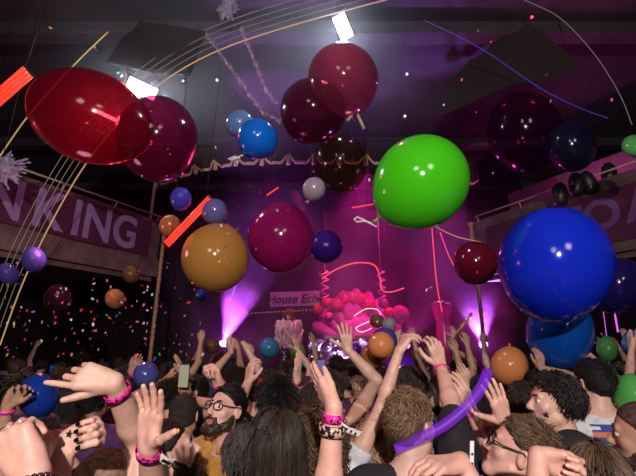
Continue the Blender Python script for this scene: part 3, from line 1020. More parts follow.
class Sdf:
    """blends rounded limbs and ellipsoids into one continuous skin"""

    def __init__(s):
        s.p = []
        s.fine = []

    def cone(s, a, b, ra, rb, k=.02, sub=False, flat=False):
        a, b = np.asarray(a, float), np.asarray(b, float)
        m = max(ra, rb)
        s.p.append(('c', a, b, ra, rb, k, sub, flat, np.minimum(a, b) - m, np.maximum(a, b) + m))
        return s

    def chain(s, pts, rads, k=.02):
        for i in range(len(pts) - 1):
            s.cone(pts[i], pts[i + 1], rads[i], rads[i + 1], k)
        return s

    def ell(s, c, r, ax=None, k=.02, sub=False):
        c, r = np.asarray(c, float), np.asarray(r, float)
        ax = np.eye(3) if ax is None else np.asarray(ax, float)
        e = np.sqrt(((ax.T * r) ** 2).sum(1))
        s.p.append(('e', c, ax, r, None, k, sub, False, c - e, c + e))
        return s

    def plane(s, p, n, lo=None, hi=None):
        s.p.append(('p', np.asarray(p, float), nrm(n), None, None, 0, False, False, lo, hi))
        return s

    def mesh(s, vox, noise=None, pad=0.0):
        lo = np.min([q[8] for q in s.p if q[0] != 'p' and not q[6]], axis=0) - .02 - pad
        hi = np.max([q[9] for q in s.p if q[0] != 'p' and not q[6]], axis=0) + .02 + pad
        axs = []
        for i in range(3):
            iv = [(f[0][i], f[1][i], f[2]) for f in s.fine]
            c = [lo[i]]
            while c[-1] < hi[i]:
                x = c[-1]
                h = vox(i, x) if callable(vox) else vox
                for (a, b, v) in iv:
                    if a - h <= x <= b:
                        h = min(h, v)
                c.append(x + h)
            axs.append(np.array(c))
        X, Y, Z = axs
        F = np.full((len(X), len(Y), len(Z)), .3, np.float32)
        for q in s.p:
            k = q[5]
            if q[8] is None:
                sl = (slice(None),) * 3
            else:
                mg = k + .03
                sl = tuple(slice(max(0, np.searchsorted(axs[i], q[8][i] - mg) - 1), np.searchsorted(axs[i], q[9][i] + mg) + 1) for i in range(3))
            x = X[sl[0]][:, None, None]
            y = Y[sl[1]][None, :, None]
            z = Z[sl[2]][None, None, :]
            if q[0] == 'c':
                a, b, ra, rb = q[1:5]
                ba = b - a
                L2 = max(1e-12, ba @ ba)
                px, py, pz = x - a[0], y - a[1], z - a[2]
                tr = (px * ba[0] + py * ba[1] + pz * ba[2]) / L2
                t = np.clip(tr, 0, 1)
                d = np.sqrt((px - t * ba[0]) ** 2 + (py - t * ba[1]) ** 2 + (pz - t * ba[2]) ** 2) - (ra + (rb - ra) * t)
                if q[7]:
                    L = math.sqrt(L2)
                    d = np.maximum(d, (tr - 1) * L)
            elif q[0] == 'e':
                c, ax, r = q[1:4]
                px, py, pz = x - c[0], y - c[1], z - c[2]
                k0 = k1 = 0
                for j in range(3):
                    u = px * ax[j][0] + py * ax[j][1] + pz * ax[j][2]
                    k0 = k0 + (u / r[j]) ** 2
                    k1 = k1 + (u / r[j] ** 2) ** 2
                k0 = np.sqrt(k0)
                d = k0 * (k0 - 1) / np.maximum(np.sqrt(k1), 1e-9)
            else:
                n = q[2]
                d = (x - q[1][0]) * n[0] + (y - q[1][1]) * n[1] + (z - q[1][2]) * n[2]
                F[sl] = np.maximum(F[sl], d)
                continue
            f = F[sl]
            if q[6]:
                h = np.clip(.5 - .5 * (f + d) / max(k, 1e-6), 0, 1)
                F[sl] = f * (1 - h) - d * h + k * h * (1 - h)
            else:
                h = np.clip(.5 + .5 * (f - d) / max(k, 1e-6), 0, 1)
                F[sl] = f * (1 - h) + d * h - k * h * (1 - h)
        if noise is not None:
            F = F + noise(X[:, None, None], Y[None, :, None], Z[None, None, :]).astype(np.float32)
        F[0], F[-1] = .1, .1
        F[:, 0], F[:, -1] = .1, .1
        F[:, :, 0], F[:, :, -1] = .1, .1
        return surface_nets(F, X, Y, Z)


def surface_nets(F, X, Y, Z):
    S = F < 0
    nx, ny, nz = F.shape
    anyv = np.zeros((nx - 1, ny - 1, nz - 1), bool)
    allv = np.ones_like(anyv)
    offs = [(i, j, k) for i in (0, 1) for j in (0, 1) for k in (0, 1)]
    for (i, j, k) in offs:
        v = S[i:nx - 1 + i, j:ny - 1 + j, k:nz - 1 + k]
        anyv |= v
        allv &= v
    I, J, K = np.nonzero(anyv & ~allv)
    n = len(I)
    lin = (I.astype(np.int64) * (ny - 1) + J) * (nz - 1) + K
    vals = np.stack([F[I + i, J + j, K + k] for (i, j, k) in offs], 1)
    pos = np.stack([np.stack([X[I + i], Y[J + j], Z[K + k]], 1) for (i, j, k) in offs], 1)
    acc = np.zeros((n, 3))
    cnt = np.zeros(n)
    for a in range(8):
        for b in range(a + 1, 8):
            if sum(abs(offs[a][m] - offs[b][m]) for m in range(3)) != 1:
                continue
            va, vb = vals[:, a], vals[:, b]
            m = (va < 0) != (vb < 0)
            t = np.where(m, va / np.where(m, va - vb, 1), 0)[:, None]
            p = pos[:, a] + (pos[:, b] - pos[:, a]) * t
            acc += np.where(m[:, None], p, 0)
            cnt += m
    V = acc / np.maximum(cnt, 1)[:, None]
    quads = []
    for ax in range(3):
        sh = [slice(None)] * 3
        sh2 = [slice(None)] * 3
        sh[ax] = slice(0, -1)
        sh2[ax] = slice(1, None)
        A0, A1 = S[tuple(sh)], S[tuple(sh2)]
        for flip in (False, True):
            m = (A0 & ~A1) if not flip else (~A0 & A1)
            i, j, k = np.nonzero(m)
            g = [i, j, k]
            u, v = (ax + 1) % 3, (ax + 2) % 3
            ids = []
            for (du, dv) in ((-1, -1), (0, -1), (0, 0), (-1, 0)):
                c = [g[0].astype(np.int64), g[1].astype(np.int64), g[2].astype(np.int64)]
                c[u] = c[u] + du
                c[v] = c[v] + dv
                l = (c[0] * (ny - 1) + c[1]) * (nz - 1) + c[2]
                ids.append(np.searchsorted(lin, l))
            q = np.stack(ids, 1)
            quads.append(q[:, ::-1] if flip else q)
    Q = np.concatenate(quads)
    Q = Q[(Q < n).all(1)]
    return V, Q


def wob(amp, f, seed=0):
    r = np.random.default_rng(seed)
    ph = r.uniform(0, 6, 9)

    def fn(x, y, z):
        return amp * (np.sin(x * f + ph[0] + 1.3 * np.sin(z * f * .7 + ph[1])) * np.sin(z * f * .8 + ph[2] + np.sin(y * f + ph[3])) +
                      .5 * np.sin(y * f * 1.7 + ph[4] + np.sin(x * f * 1.4 + ph[5])) * np.sin(z * f * 1.9 + ph[6]))
    return fn


# ------------------------------------------------------------------ hands
FING = [(.030, .093, .078, .0085), (.010, .097, .086, .0088), (-.011, .092, .080, .0084), (-.029, .082, .062, .0075)]
# pose: (curl angles at the three joints for each finger), spread, thumb (abduction, flex)
POSE = {
    'open': ([(.12, .15, .1)] * 4, .17, (1.0, .1)),
    'flat': ([(.05, .06, .04)] * 4, .03, (.35, .05)),
    'relaxed': ([(.35, .5, .3), (.4, .55, .3), (.45, .6, .35), (.5, .6, .4)], .06, (.6, .35)),
    'cup': ([(.6, .75, .45), (.65, .8, .45), (.7, .85, .5), (.75, .85, .5)], .05, (.7, .5)),
    'claw': ([(.25, .95, .6), (.2, 1.0, .6), (.25, 1.0, .6), (.35, .95, .6)], .12, (.8, .5)),
    'fist': ([(1.3, 1.45, .55), (1.35, 1.45, .55), (1.35, 1.45, .55), (1.35, 1.45, .6)], .0, (.25, .95)),
    'point': ([(.12, .15, .1), (1.2, 1.5, .9), (1.35, 1.55, .9), (1.4, 1.5, .9)], .02, (.3, .8)),
    'loosefist': ([(1.25, 1.5, .8), (1.3, 1.5, .8), (1.3, 1.5, .85), (1.3, 1.5, .85)], .03, (.3, .8)),
    'grip': ([(1.0, 1.15, .6), (1.05, 1.2, .6), (1.1, 1.2, .6), (1.1, 1.2, .6)], .02, (.6, .8)),
    'drop': ([(.75, .35, .2), (.85, .4, .25), (.9, .45, .25), (.95, .5, .3)], .08, (.5, .4)),
    'lshape': ([(.1, .12, .1), (.55, .9, .5), (.75, 1.0, .5), (.9, 1.05, .6)], .08, (.55, .05)),
}


def hand_points(wr, f, n, right, pose, s=1.0):
    """joint positions of the hand: palm spots, four fingers, thumb"""
    f = nrm(f)
    n = nrm(n - f * np.dot(n, f))
    th = np.cross(f, n) if right else np.cross(n, f)
    curls, spread, (abd, flx) = POSE[pose]
    L = lambda t, u, o=0: wr + s * (th * t + f * u + n * o)
    fingers = []
    for i, (t, u, ln, r) in enumerate(FING):
        base = L(t, u)
        an = spread * (1.5 - i) * .75
        d0 = math.cos(an) * f + math.sin(an) * th
        pts, rad = [L(t * .6, u * .55), base], [r * s * 1.25, r * s * 1.12]
        c = 0
        p = base
        for q, (sg, cu) in enumerate(zip((.44, .31, .25), curls[i])):
            c += cu
            dd = math.cos(c) * d0 + math.sin(c) * n
            p = p + dd * ln * sg * s
            pts.append(p)
            rad.append(r * s * (1.02, .95, .8)[q])
        fingers.append((pts, rad, dd, nrm(-(math.cos(c) * n - math.sin(c) * d0))))
    d = math.cos(abd) * f + math.sin(abd) * th
    b0 = L(.018, .018, .006)
    b1 = b0 + s * (.046 * nrm(d + .25 * n))
    d2 = nrm(d + flx * (n * .7 - th * .8))
    b2 = b1 + s * .033 * d2
    d3 = nrm(d2 + flx * (n * .3 - th * .8))
    b3 = b2 + s * .027 * d3
    thumb = ([b0, b1, b2, b3], [.016 * s, .0125 * s, .0105 * s, .0085 * s], d3, nrm(th * .6 - n))
    palm = [L(t, u, 0) for (t, u) in ((.018, 0), (-.016, 0))]
    return dict(f=f, n=n, th=th, fingers=fingers, thumb=thumb, palm=palm, L=L, s=s)


def add_hand(S, h, k=.006):
    L, s = h['L'], h['s']
    for i, (t, u, ln, r) in enumerate(FING):
        S.cone(L(t * .45, .012), L(t * .95, u * .94), .0135 * s, .0122 * s, .012)
    S.ell(L(-.02, .045, .006), A(.016, .036, .013) * s, axes_from(h['f'], h['n']), .012)
    S.ell(L(.022, .036, .008), A(.017, .03, .015) * s, axes_from(h['f'], h['n']), .012)
    for (pts, rad, _, _) in h['fingers']:
        for j in range(len(pts) - 1):
            S.cone(pts[j], pts[j + 1], rad[j], rad[j + 1], .010 if j == 0 else .0025)
    S.chain(h['thumb'][0], h['thumb'][1], .004)
    allp = np.array([p for fg in h['fingers'] for p in fg[0]] + list(h['thumb'][0]) + h['palm'])
    return allp.min(0) - .018, allp.max(0) + .018


def rotm(yaw, pitch, roll):
    return np.array(Matrix.Rotation(R(yaw), 3, 'Z') @ Matrix.Rotation(R(pitch), 3, 'X') @ Matrix.Rotation(R(roll), 3, 'Y'))


# ------------------------------------------------------------------ heads
def add_head(S, hc, M, s, mouth=0.0, female=False):
    """M columns: right, face, up"""
    T = lambda x, y, z: hc + s * (M @ A(x, y, z))
    ax = M.T
    S.ell(T(0, -.012, .032), A(.075, .096, .088) * s, ax, .02)
    S.ell(T(0, .028, -.03), A(.061, .068, .082) * s, ax, .03)
    S.cone(T(-.05, .012, -.06), T(-.016, .074, -.098), .022 * s, .02 * s, .02)
    S.cone(T(.05, .012, -.06), T(.016, .074, -.098), .022 * s, .02 * s, .02)
    S.cone(T(-.014, .078, -.096), T(.014, .078, -.096), .021 * s, .021 * s, .015)
    S.cone(T(-.034, .076, .026), T(.034, .076, .026), .013 * s, .013 * s, .012)
    for x in (-1, 1):
        S.ell(T(x * .04, .058, -.022), A(.024, .022, .024) * s, ax, .015)
        S.ell(T(x * .033, .098, .007), A(.016, .013, .011) * s, ax, .008, sub=True)
        S.ell(T(x * .032, .079, .006), A(.0125, .012, .0125) * s, ax, .002)
        e = axes_from(M @ A(x * .5, -1, 0), M[:, 2])
        S.ell(T(x * .079, -.008, .0), A(.010, .02, .033) * s, np.array([nrm(M @ A(x * .9, .4, 0)), nrm(M @ A(-x * .4, .9, 0)), M[:, 2]]), .004)
        S.ell(T(x * .089, -.004, .004), A(.006, .01, .02) * s, ax, .004, sub=True)
        S.cone(T(x * .004, .106, -.030), T(x * .011, .1, -.032), .009 * s, .0075 * s, .006)
    S.cone(T(0, .084, .016), T(0, .111, -.024), .0085 * s, .0125 * s, .009)
    S.cone(T(-.02, .084, -.062), T(.02, .084, -.062), .008 * s, .008 * s, .008)
    S.cone(T(-.015, .09, -.061 + mouth * .008), T(.015, .09, -.061 + mouth * .008), .0055 * s, .0055 * s, .004)
    S.cone(T(-.013, .088, -.071 - mouth * .02), T(.013, .088, -.071 - mouth * .02), .006 * s, .006 * s, .004)
    if mouth > .2:
        S.ell(T(0, .098, -.067 - mouth * .008), A(.021, .022, .006 + .010 * mouth) * s, ax, .004, sub=True)
    return T


def tubes(P3, rad, n=4):
    """P3 (m, seg, 3) strands, rad (m, seg) -> verts, quads"""
    m, sg, _ = P3.shape
    T = np.gradient(P3, axis=1)
    T /= np.maximum(np.linalg.norm(T, axis=2, keepdims=True), 1e-9)
    ref = np.where(np.abs(T[..., 2:3]) < .9, A(0, 0, 1), A(1, 0, 0))
    U = np.cross(T, ref)
    U /= np.maximum(np.linalg.norm(U, axis=2, keepdims=True), 1e-9)
    W = np.cross(T, U)
    a = np.arange(n) * 2 * math.pi / n
    V = P3[:, :, None] + rad[:, :, None, None] * (np.cos(a)[None, None, :, None] * U[:, :, None] + np.sin(a)[None, None, :, None] * W[:, :, None])
    idx = np.arange(m * sg * n).reshape(m, sg, n)
    a0, a1 = idx[:, :-1], idx[:, 1:]
    Q = np.stack([a0, np.roll(a0, -1, 2), np.roll(a1, -1, 2), a1], -1).reshape(-1, 4)
    return V.reshape(-1, 3), Q


HAIRCOL = {'black': (.012, .009, .010), 'dark': (.03, .018, .014), 'brown': (.085, .045, .026), 'lightbrown': (.17, .10, .058),
           'blond': (.34, .21, .11), 'grey': (.2, .16, .14), 'redbrown': (.14, .04, .03), 'stubble': (.075, .042, .04), 'blackfade': (.03, .022, .022), 'slickgrey': (.075, .06, .062), 'midbrown': (.12, .07, .042), 'stubblefair': (.3, .17, .13), 'ginger': (.25, .08, .03), 'pinkblond': (.5, .2, .2)}


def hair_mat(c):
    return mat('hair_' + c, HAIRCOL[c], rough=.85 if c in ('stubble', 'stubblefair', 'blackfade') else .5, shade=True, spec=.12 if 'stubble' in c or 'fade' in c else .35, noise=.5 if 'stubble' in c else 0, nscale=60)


def make_hair(name, hc, M, s, style, colr, parent, base, detail=1.0, seed=0):
    r = np.random.default_rng(seed)
    T = lambda v: hc + s * (np.asarray(v) @ M.T)
    th = {'buzz': .004, 'fade': .006, 'short': .014, 'slick': .012, 'wavy': .02, 'curly': .026, 'long': .016, 'longcurly': .03, 'bun': .012, 'messy': .016}[style]
    # the cap on the scalp
    C = Sdf()
    ax = M.T
    tf = th
    if style not in ('buzz', 'fade'):
        th = th * .5
    C.ell(T((0, -.014, .034)), A(.075 + th, .096 + th, .088 + th) * s, ax, .01)
    if style in ('long', 'longcurly'):
        C.ell(T((0, -.045, -.03)), A(.08 + th * .6, .06 + th, .1) * s, ax, .03)
    elif style not in ('buzz', 'fade'):
        C.ell(T((0, -.035, -.012)), A(.07 + th * .5, .062 + th * .7, .07) * s, ax, .02)
    else:
        C.ell(T((0, -.03, -.01)), A(.0735, .069, .07) * s, ax, .02)
    # cut away the face and the nape
    hl = {'buzz': .055, 'fade': .058}.get(style, .05)
    C.plane(T((0, .045, .05)), M @ A(0, .62, -.72))
    if style not in ('long', 'longcurly'):
        C.plane(T((0, -.05, -.075)), M @ A(0, .25, -1))
    else:
        C.plane(T((0, 0, -.12)), M @ A(0, .1, -1))
    for x in (-1, 1):
        if style in ('buzz', 'fade', 'short', 'slick', 'bun', 'messy'):
            C.ell(T((x * .088, .004, -.012)), A(.026, .03, .036) * s, ax, .006, sub=True)
    th = tf
    nz = wob({'buzz': .0006, 'fade': .001}.get(style, .0035), 75, seed)
    V, Q = C.mesh(.007 if detail > .5 else .011, nz)
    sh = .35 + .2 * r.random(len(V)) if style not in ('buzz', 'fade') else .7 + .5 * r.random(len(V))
    n = {'buzz': 0, 'fade': 260, 'short': 1900, 'slick': 1500, 'wavy': 1500, 'curly': 850, 'long': 2600, 'longcurly': 1300, 'bun': 900, 'messy': 2000}[style]
    n = int(n * detail)
    parts_v, parts_q, sh_all = [V], [Q], [sh]
    if n:
        dirs = r.normal(size=(n * 3, 3))
        dirs /= np.linalg.norm(dirs, axis=1, keepdims=True)
        lim = -.42 if style not in ('fade',) else .15
        keep = dirs[:, 2] > lim + 1.15 * np.clip(dirs[:, 1] + .1, 0, 1)
        if style in ('short', 'slick', 'messy'):
            keep &= ~((np.abs(dirs[:, 0]) > .62) & (dirs[:, 2] < .12) & (dirs[:, 1] > -.5))
        dirs = dirs[keep][:n]
        n = len(dirs)
        rad0 = A(.075, .096, .088)
        lay = r.uniform(.55, 1.2, (n, 1)) * th
        p = dirs * (rad0 + lay * .9) + A(0, -.014, .034)
        nn = dirs / rad0
        nn /= np.linalg.norm(nn, axis=1, keepdims=True)
        g = A(0, 0, -1)
        up_l = M.T @ A(0, 0, 1)       # world up in head axes
        seg = {'short': 4, 'fade': 3, 'slick': 5, 'wavy': 8, 'curly': 14, 'long': 14, 'longcurly': 26, 'bun': 5, 'messy': 5}[style]
        ln = {'short': .032, 'fade': .02, 'slick': .055, 'wavy': .062, 'curly': .09, 'long': .42, 'longcurly': .30, 'bun': .07, 'messy': .05}[style]
        ln = ln * r.uniform(.7, 1.2, n)
        if style in ('wavy', 'messy', 'curly', 'short'):
            ln = ln * np.where(dirs[:, 1] > .25, .6, 1)
        pts = np.zeros((n, seg, 3))
        comb = {'short': A(.3, .35, .2), 'fade': A(.1, .4, .2), 'slick': A(0, -1.4, .2), 'bun': A(0, -1.2, .6), 'messy': A(.3, .3, .15)}.get(style, A(0, 0, 0))
        whorl = np.cross(nn, A(0, -.3, 1))
        tang = -up_l - nn * (nn @ -up_l)[:, None]
        tang /= np.maximum(np.linalg.norm(tang, axis=1, keepdims=True), .2)
        d = tang * {'long': 1.0, 'longcurly': .6, 'wavy': .5, 'short': .25, 'messy': .1}.get(style, 0) + nn * {'slick': .25, 'bun': .15, 'long': .12, 'longcurly': .5, 'curly': .9, 'wavy': .4, 'fade': .5, 'short': .32, 'messy': .6}[style] + comb * .8 + r.normal(size=(n, 3)) * {'long': .06, 'slick': .12}.get(style, .25)
        if style in ('short', 'messy'):
            d += whorl * .8
        d /= np.linalg.norm(d, axis=1, keepdims=True)
        gr = {'long': .5, 'longcurly': .28, 'wavy': .45, 'curly': .18, 'short': .15, 'messy': .2, 'slick': .2}.get(style, .1)
        q = p.copy()
        for k in range(seg):
            pts[:, k] = q
            st = (ln / (seg - 1))[:, None]
            d = d - up_l * gr + r.normal(size=(n, 3)) * (.035 if style == 'long' else .06)
            d /= np.linalg.norm(d, axis=1, keepdims=True)
            q = q + d * st
            rel = (q - A(0, -.014, .034)) / (rad0 + lay)
            l = np.linalg.norm(rel, axis=1, keepdims=True)
            if style in ('long', 'wavy', 'slick', 'bun', 'short'):
                nl = rel / (rad0 + lay)
                nl /= np.maximum(np.linalg.norm(nl, axis=1, keepdims=True), 1e-6)
                near = (l < 1.12) & (q[:, 2:3] > -.06)
                outw = np.maximum(0, (d * nl).sum(1, keepdims=True))
                d = np.where(near, d - nl * outw * .7, d)
                d /= np.maximum(np.linalg.norm(d, axis=1, keepdims=True), 1e-6)
            q = np.where(l < 1, A(0, -.014, .034) + rel / np.maximum(l, 1e-6) * (rad0 + lay), q)
            # keep hair off the face
            fr = (q[:, 1] > .06) & (q[:, 2] < .05)
            q[fr, 1] -= .012
            # and round the neck and shoulders
            if style in ('long', 'longcurly'):
                bl = (q[:, 2] < -.1) & (q[:, 1] > -.07) & (np.abs(q[:, 0]) < .075)
                q[bl, 1] -= .02
                bk = (q[:, 2] < -.2) & (q[:, 1] > -.13)
                q[bk, 1] -= .018
        if style in ('curly', 'longcurly', 'wavy'):
            amp = {'curly': .010, 'longcurly': .013, 'wavy': .005}[style]
            fq = {'curly': 2.2, 'longcurly': 1.15, 'wavy': 1.1}[style]
            ph = r.uniform(0, 6.28, n)[:, None]
            kk = np.arange(seg)[None]
            a = ph + kk * fq * r.choice([-1, 1], n)[:, None]
            e1 = r.normal(size=(n, 3))
            e1 /= np.linalg.norm(e1, axis=1, keepdims=True)
            e2 = np.cross(e1, up_l)
            e2 /= np.maximum(np.linalg.norm(e2, axis=1, keepdims=True), 1e-6)
            e1 = np.cross(e2, up_l)
            grow = np.minimum(1, kk / 3.0)
            pts += amp * (np.cos(a) * grow)[..., None] * e1[:, None] + amp * (np.sin(a) * grow)[..., None] * e2[:, None]
        w = {'short': .0019, 'fade': .0018, 'slick': .0021, 'wavy': .0032, 'curly': .0038, 'long': .0021, 'longcurly': .0034, 'bun': .0022, 'messy': .0021}[style]
        w *= 1.0 if detail > .8 else 2.2
        rads = w * s * np.sqrt(np.linspace(1, .08, seg))[None] * r.uniform(.7, 1.2, n)[:, None]
        hv, hq = tubes(T(pts.reshape(-1, 3)).reshape(n, seg, 3), rads, 4)
        parts_q.append(hq + len(V))
        parts_v.append(hv)
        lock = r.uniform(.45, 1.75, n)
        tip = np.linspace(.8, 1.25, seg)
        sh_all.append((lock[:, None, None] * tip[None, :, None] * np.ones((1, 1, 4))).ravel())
    V = np.concatenate(parts_v) - base
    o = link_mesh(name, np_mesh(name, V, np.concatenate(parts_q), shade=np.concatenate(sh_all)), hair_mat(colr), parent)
    return o


SKIN = {'fair': (.62, .36, .28), 'pink': (.65, .35, .28), 'tan': (.46, .25, .17), 'brown': (.22, .11, .07), 'olive': (.5, .3, .2)}
m_lip = mat('lips', (.42, .12, .11), rough=.4)
m_eye = mat('eye_white', (.75, .72, .7), rough=.2)
m_iris = mat('iris', (.03, .02, .015), rough=.15)
m_mouth = mat('mouth_inside', (.12, .02, .02), rough=.5)


def skin_mat(k):
    return mat('skin_' + k, SKIN[k], rough=.5, noise=.16, nscale=28, bump=.12, bscale=160)


def ik(S, Wt, pole, l1, l2):
    v = Wt - S
    D = np.linalg.norm(v)
    k = 1.0
    if D > (l1 + l2) * .995:
        k = D / ((l1 + l2) * .995)
        l1, l2 = l1 * k, l2 * k
    u = v / D
    a = (l1 * l1 - l2 * l2 + D * D) / (2 * D)
    h = math.sqrt(max(0, l1 * l1 - a * a))
    p = np.asarray(pole, float) - u * np.dot(pole, u)
    return S + u * a + nrm(p) * h, k


m_jeans = mat('trousers_dark', (.02, .02, .03), rough=.8, noise=.3, nscale=40)
m_shoe = mat('shoe_black', (.015, .015, .015), rough=.5)


def fabric(name, col, **kw):
    return mat('fabric_' + name, col, rough=.85, noise=.25, nscale=30, bump=.25, bscale=120, **kw)


def person(label, head, H=None, yaw=0, hyaw=None, hpitch=0, hroll=0, skin='fair', hair=('short', 'brown'), shirt=None, sleeve=.6,
           arms=None, lean=(0, 0), vox=.008, hvox=.006, handvox=.0042, mouth=0.0, group=None, beard=None, detail=1.0, seed=0, female=False,
           tank=False, px=True, brow=True, trousers=None, gz=0.0):
    """head: (px, py, d) of the head's middle (or a world point). yaw 0 looks to the stage. returns dict of frames"""
    hc = P(*head) if px else np.asarray(head, float)
    hyaw = yaw if hyaw is None else hyaw
    s = ((hc[2] - gz) / 1.635) if H is None else H / 1.75
    s = min(max(s, .86), 1.12)
    Yw = rotm(yaw, 0, 0)
    Mh = rotm(hyaw, hpitch, hroll)
    # the foot point: under the head, moved back by the lean
    base = A(hc[0] - lean[0], hc[1] - lean[1], gz) - Yw @ A(0, .02, 0) * s
    root = empty('person', base, label, 'person', group)
    dz = hc[2] - gz - 1.635 * s           # left-over height goes into the legs
    B_ = lambda x, y, z: base + Yw @ (A(x, y, z) * s) + A(lean[0], lean[1], 0) * min(1, max(0, (z - .95) / .65)) ** 1.0 + A(0, 0, dz * min(1, z / .9))
    fw = .92 if female else 1.0
    S = Sdf()
    neckb = B_(0, -.01, 1.475)
    hs = .98 * min(s, 1.04)
    T = add_head(S, hc, Mh, hs, mouth, female)
    S.cone(neckb - A(0, 0, .03), hc + Mh @ A(0, -.018, -.055) * hs, .058 * s * fw, .052 * s * fw, .025)
    arms = arms or {}
    sh, el, wr, hands = {}, {}, {}, {}
    rep = []
    tors = Sdf()
    for sd, x in (('L', -1), ('R', 1)):
        a = arms.get(sd)
        up = 0.0
        if a is None:
            tgt = B_(x * .26, .06, .86)
            pole = Yw @ A(x * .5, -1, 0)
            fd, pn, pose = A(0, 0, -1) + Yw @ A(0, .25, 0), Yw @ A(-x, 0, 0), 'relaxed'
        else:
            tgt = P(*a['w']) if len(a['w']) == 3 and a.get('px', True) else np.asarray(a['w'], float)
            if not a.get('px', True):
                tgt = B_(*a['w'])
            pole = np.asarray(a['pole'], float) if 'pole' in a else Yw @ A(x, -.2, -.6)
            pose = a.get('pose', 'relaxed')
            up = .06 if tgt[2] > B_(0, 0, 1.45)[2] else .02
        shp = B_(x * (.185 - up * .5) * fw, -.01, 1.425 + up)
        e, k = ik(shp, tgt, pole, .30 * s, .265 * s)
        if a is not None and k > 1.03:
            rep.append('%s reach x%.2f' % (sd, k))
        sh[sd], el[sd], wr[sd] = shp, e, tgt
        if a is not None:
            fd = a.get('f')
            if fd is None:
                fd = tgt - e
            elif a.get('fpx', True) and len(fd) == 3 and a.get('px', True):
                fd = P(*fd) - tgt
            else:
                fd = Yw @ A(*fd)
            pn = a.get('n', (0, -1, 0))
            pn = np.asarray(pn, float) if a.get('px', True) else Yw @ A(*pn)
        # flesh of the arm
        q = 1.0 if not female else .86
        q *= s
        m1 = shp + (e - shp) * .45
        m2 = e + (tgt - e) * .3
        S.chain([shp, m1, e], [.056 * q, .049 * q, .039 * q], .02)
        S.chain([e, m2, tgt], [.04 * q, .0405 * q, .0265 * q], .015)
        S.cone(B_(x * .05, -.015, 1.47), shp, .05 * s, .05 * s * fw, .04)
        h = hand_points(tgt, fd, pn, sd == 'R', pose, s * (.95 if female else 1.02))
        # the flat wrist
        S.cone(tgt + h['th'] * .009 * s, h['L'](.01, .03), .02 * q, .016 * q, .012)
        S.cone(tgt - h['th'] * .009 * s, h['L'](-.012, .03), .02 * q, .016 * q, .012)
        lo, hi = add_hand(S, h)
        if a is not None:
            S.fine.append((lo, hi, handvox))
        hands[sd] = h

    def torso(D, o, k=.03):
        D.ell(B_(0, 0, 1.29), A(.165 * fw + o, .105 + o, .2 + o) * s, Yw.T, k)
        D.ell(B_(0, -.005, 1.06), A(.145 * fw + o, .1 + o, .2 + o) * s, Yw.T, .05)
        D.ell(B_(0, -.02, .9), A(.165 + o, .11 + o, .13 + o) * s, Yw.T, .05)
        D.cone(B_(-.12 * fw, -.01, 1.4), B_(.12 * fw, -.01, 1.4), (.07 + o) * s, (.07 + o) * s, .04)
    torso(S, 0)
    if female:
        for x in (-1, 1):
            S.ell(B_(x * .07, .09, 1.27), A(.06, .05, .06) * s, Yw.T, .03)
    for x in (-1, 1):
        S.chain([B_(x * .09, -.01, .88), B_(x * .1, .01, .48), B_(x * .1, -.02, .1)], [.085 * s, .055 * s, .042 * s], .03)
        S.cone(B_(x * .1, -.03, .05), B_(x * .11, .13, .04), .04 * s, .035 * s, .02)
    hr = .135 * hs
    S.fine.append((hc - hr, hc + hr, hvox))
    zf = hc[2] - .35
    vz = lambda i, x: (.03 if x < .8 + gz else vox * 1.6) if (i == 2 and x < zf) else vox
    V, Q = S.mesh(vz)
    # faces of the body that are lips, eyes, mouth
    cen = V[Q].mean(1)
    loc = (cen - hc) @ Mh / hs
    mi = np.zeros(len(Q), int)
    front = loc[:, 1] > .05
    for x in (-1, 1):
        e = loc - A(x * .032, .079, .006)
        de = np.sqrt((e[:, 0] / .013) ** 2 + (e[:, 2] / .0085) ** 2)
        ey = front & (de < 1) & (np.linalg.norm(e, axis=1) < .0142)
        mi[ey] = 2
        mi[ey & (np.abs(e[:, 0]) < .0055)] = 3
    lp = front & (np.abs(loc[:, 0]) < .022) & (loc[:, 2] < -.055) & (loc[:, 2] > -.079 - .02 * mouth) & (loc[:, 1] > .086)
    mi[lp] = 1
    if mouth > .2:
        mo = front & (np.abs(loc[:, 0]) < .02) & (np.abs(loc[:, 2] + .067 + mouth * .008) < .006 + .009 * mouth) & (loc[:, 1] < .0905)
        mi[mo] = 4
    link_mesh('body', np_mesh('body', V - base, Q, midx=mi), [skin_mat(skin), m_lip, m_eye, m_iris, m_mouth], root)
    # hair
    if hair:
        make_hair('hair', hc, Mh, hs, hair[0], hair[1], root, base, detail, seed)
    # eyebrows
    if brow and hair and detail > .6:
        for x in (-1, 1):
            mb = MB()
            mb.tube([T(x * u, .094 - abs(u - .015) * .25, .027 + .004 * math.sin((u - .012) * 90)) - base for u in (.013, .024, .036, .047)], [.003, .004, .0035, .0015], 6)
            mb.build('eyebrow', hair_mat('dark' if 'stubble' in hair[1] else hair[1]), root)
    if beard:
        D = Sdf()
        for x in (-1, 1):
            D.cone(T(x * .066, .012, -.03), T(x * .055, .022, -.066), .014 * hs, .02 * hs, .02)
            D.cone(T(x * .053, .022, -.066), T(x * .02, .078, -.104), .024 * hs, .026 * hs, .02)
            D.cone(T(x * .004, .1, -.049), T(x * .026, .086, -.056), .0065 * hs, .0075 * hs, .006)
            D.cone(T(x * .026, .086, -.056), T(x * .033, .072, -.085), .008 * hs, .016 * hs, .01)
        D.cone(T(-.014, .082, -.103), T(.014, .082, -.103), .026 * hs, .026 * hs, .01)
        D.ell(T(0, .098, -.067 - mouth * .006), A(.022, .025, .011 + .01 * mouth) * hs, Mh.T, .004, sub=True)
        V, Q = D.mesh(.004, wob(.003, 160, seed + 3))
        link_mesh('beard', np_mesh('beard', V - base, Q, shade=np.random.default_rng(seed).uniform(.5, 1.4, len(V))), hair_mat(beard), root)
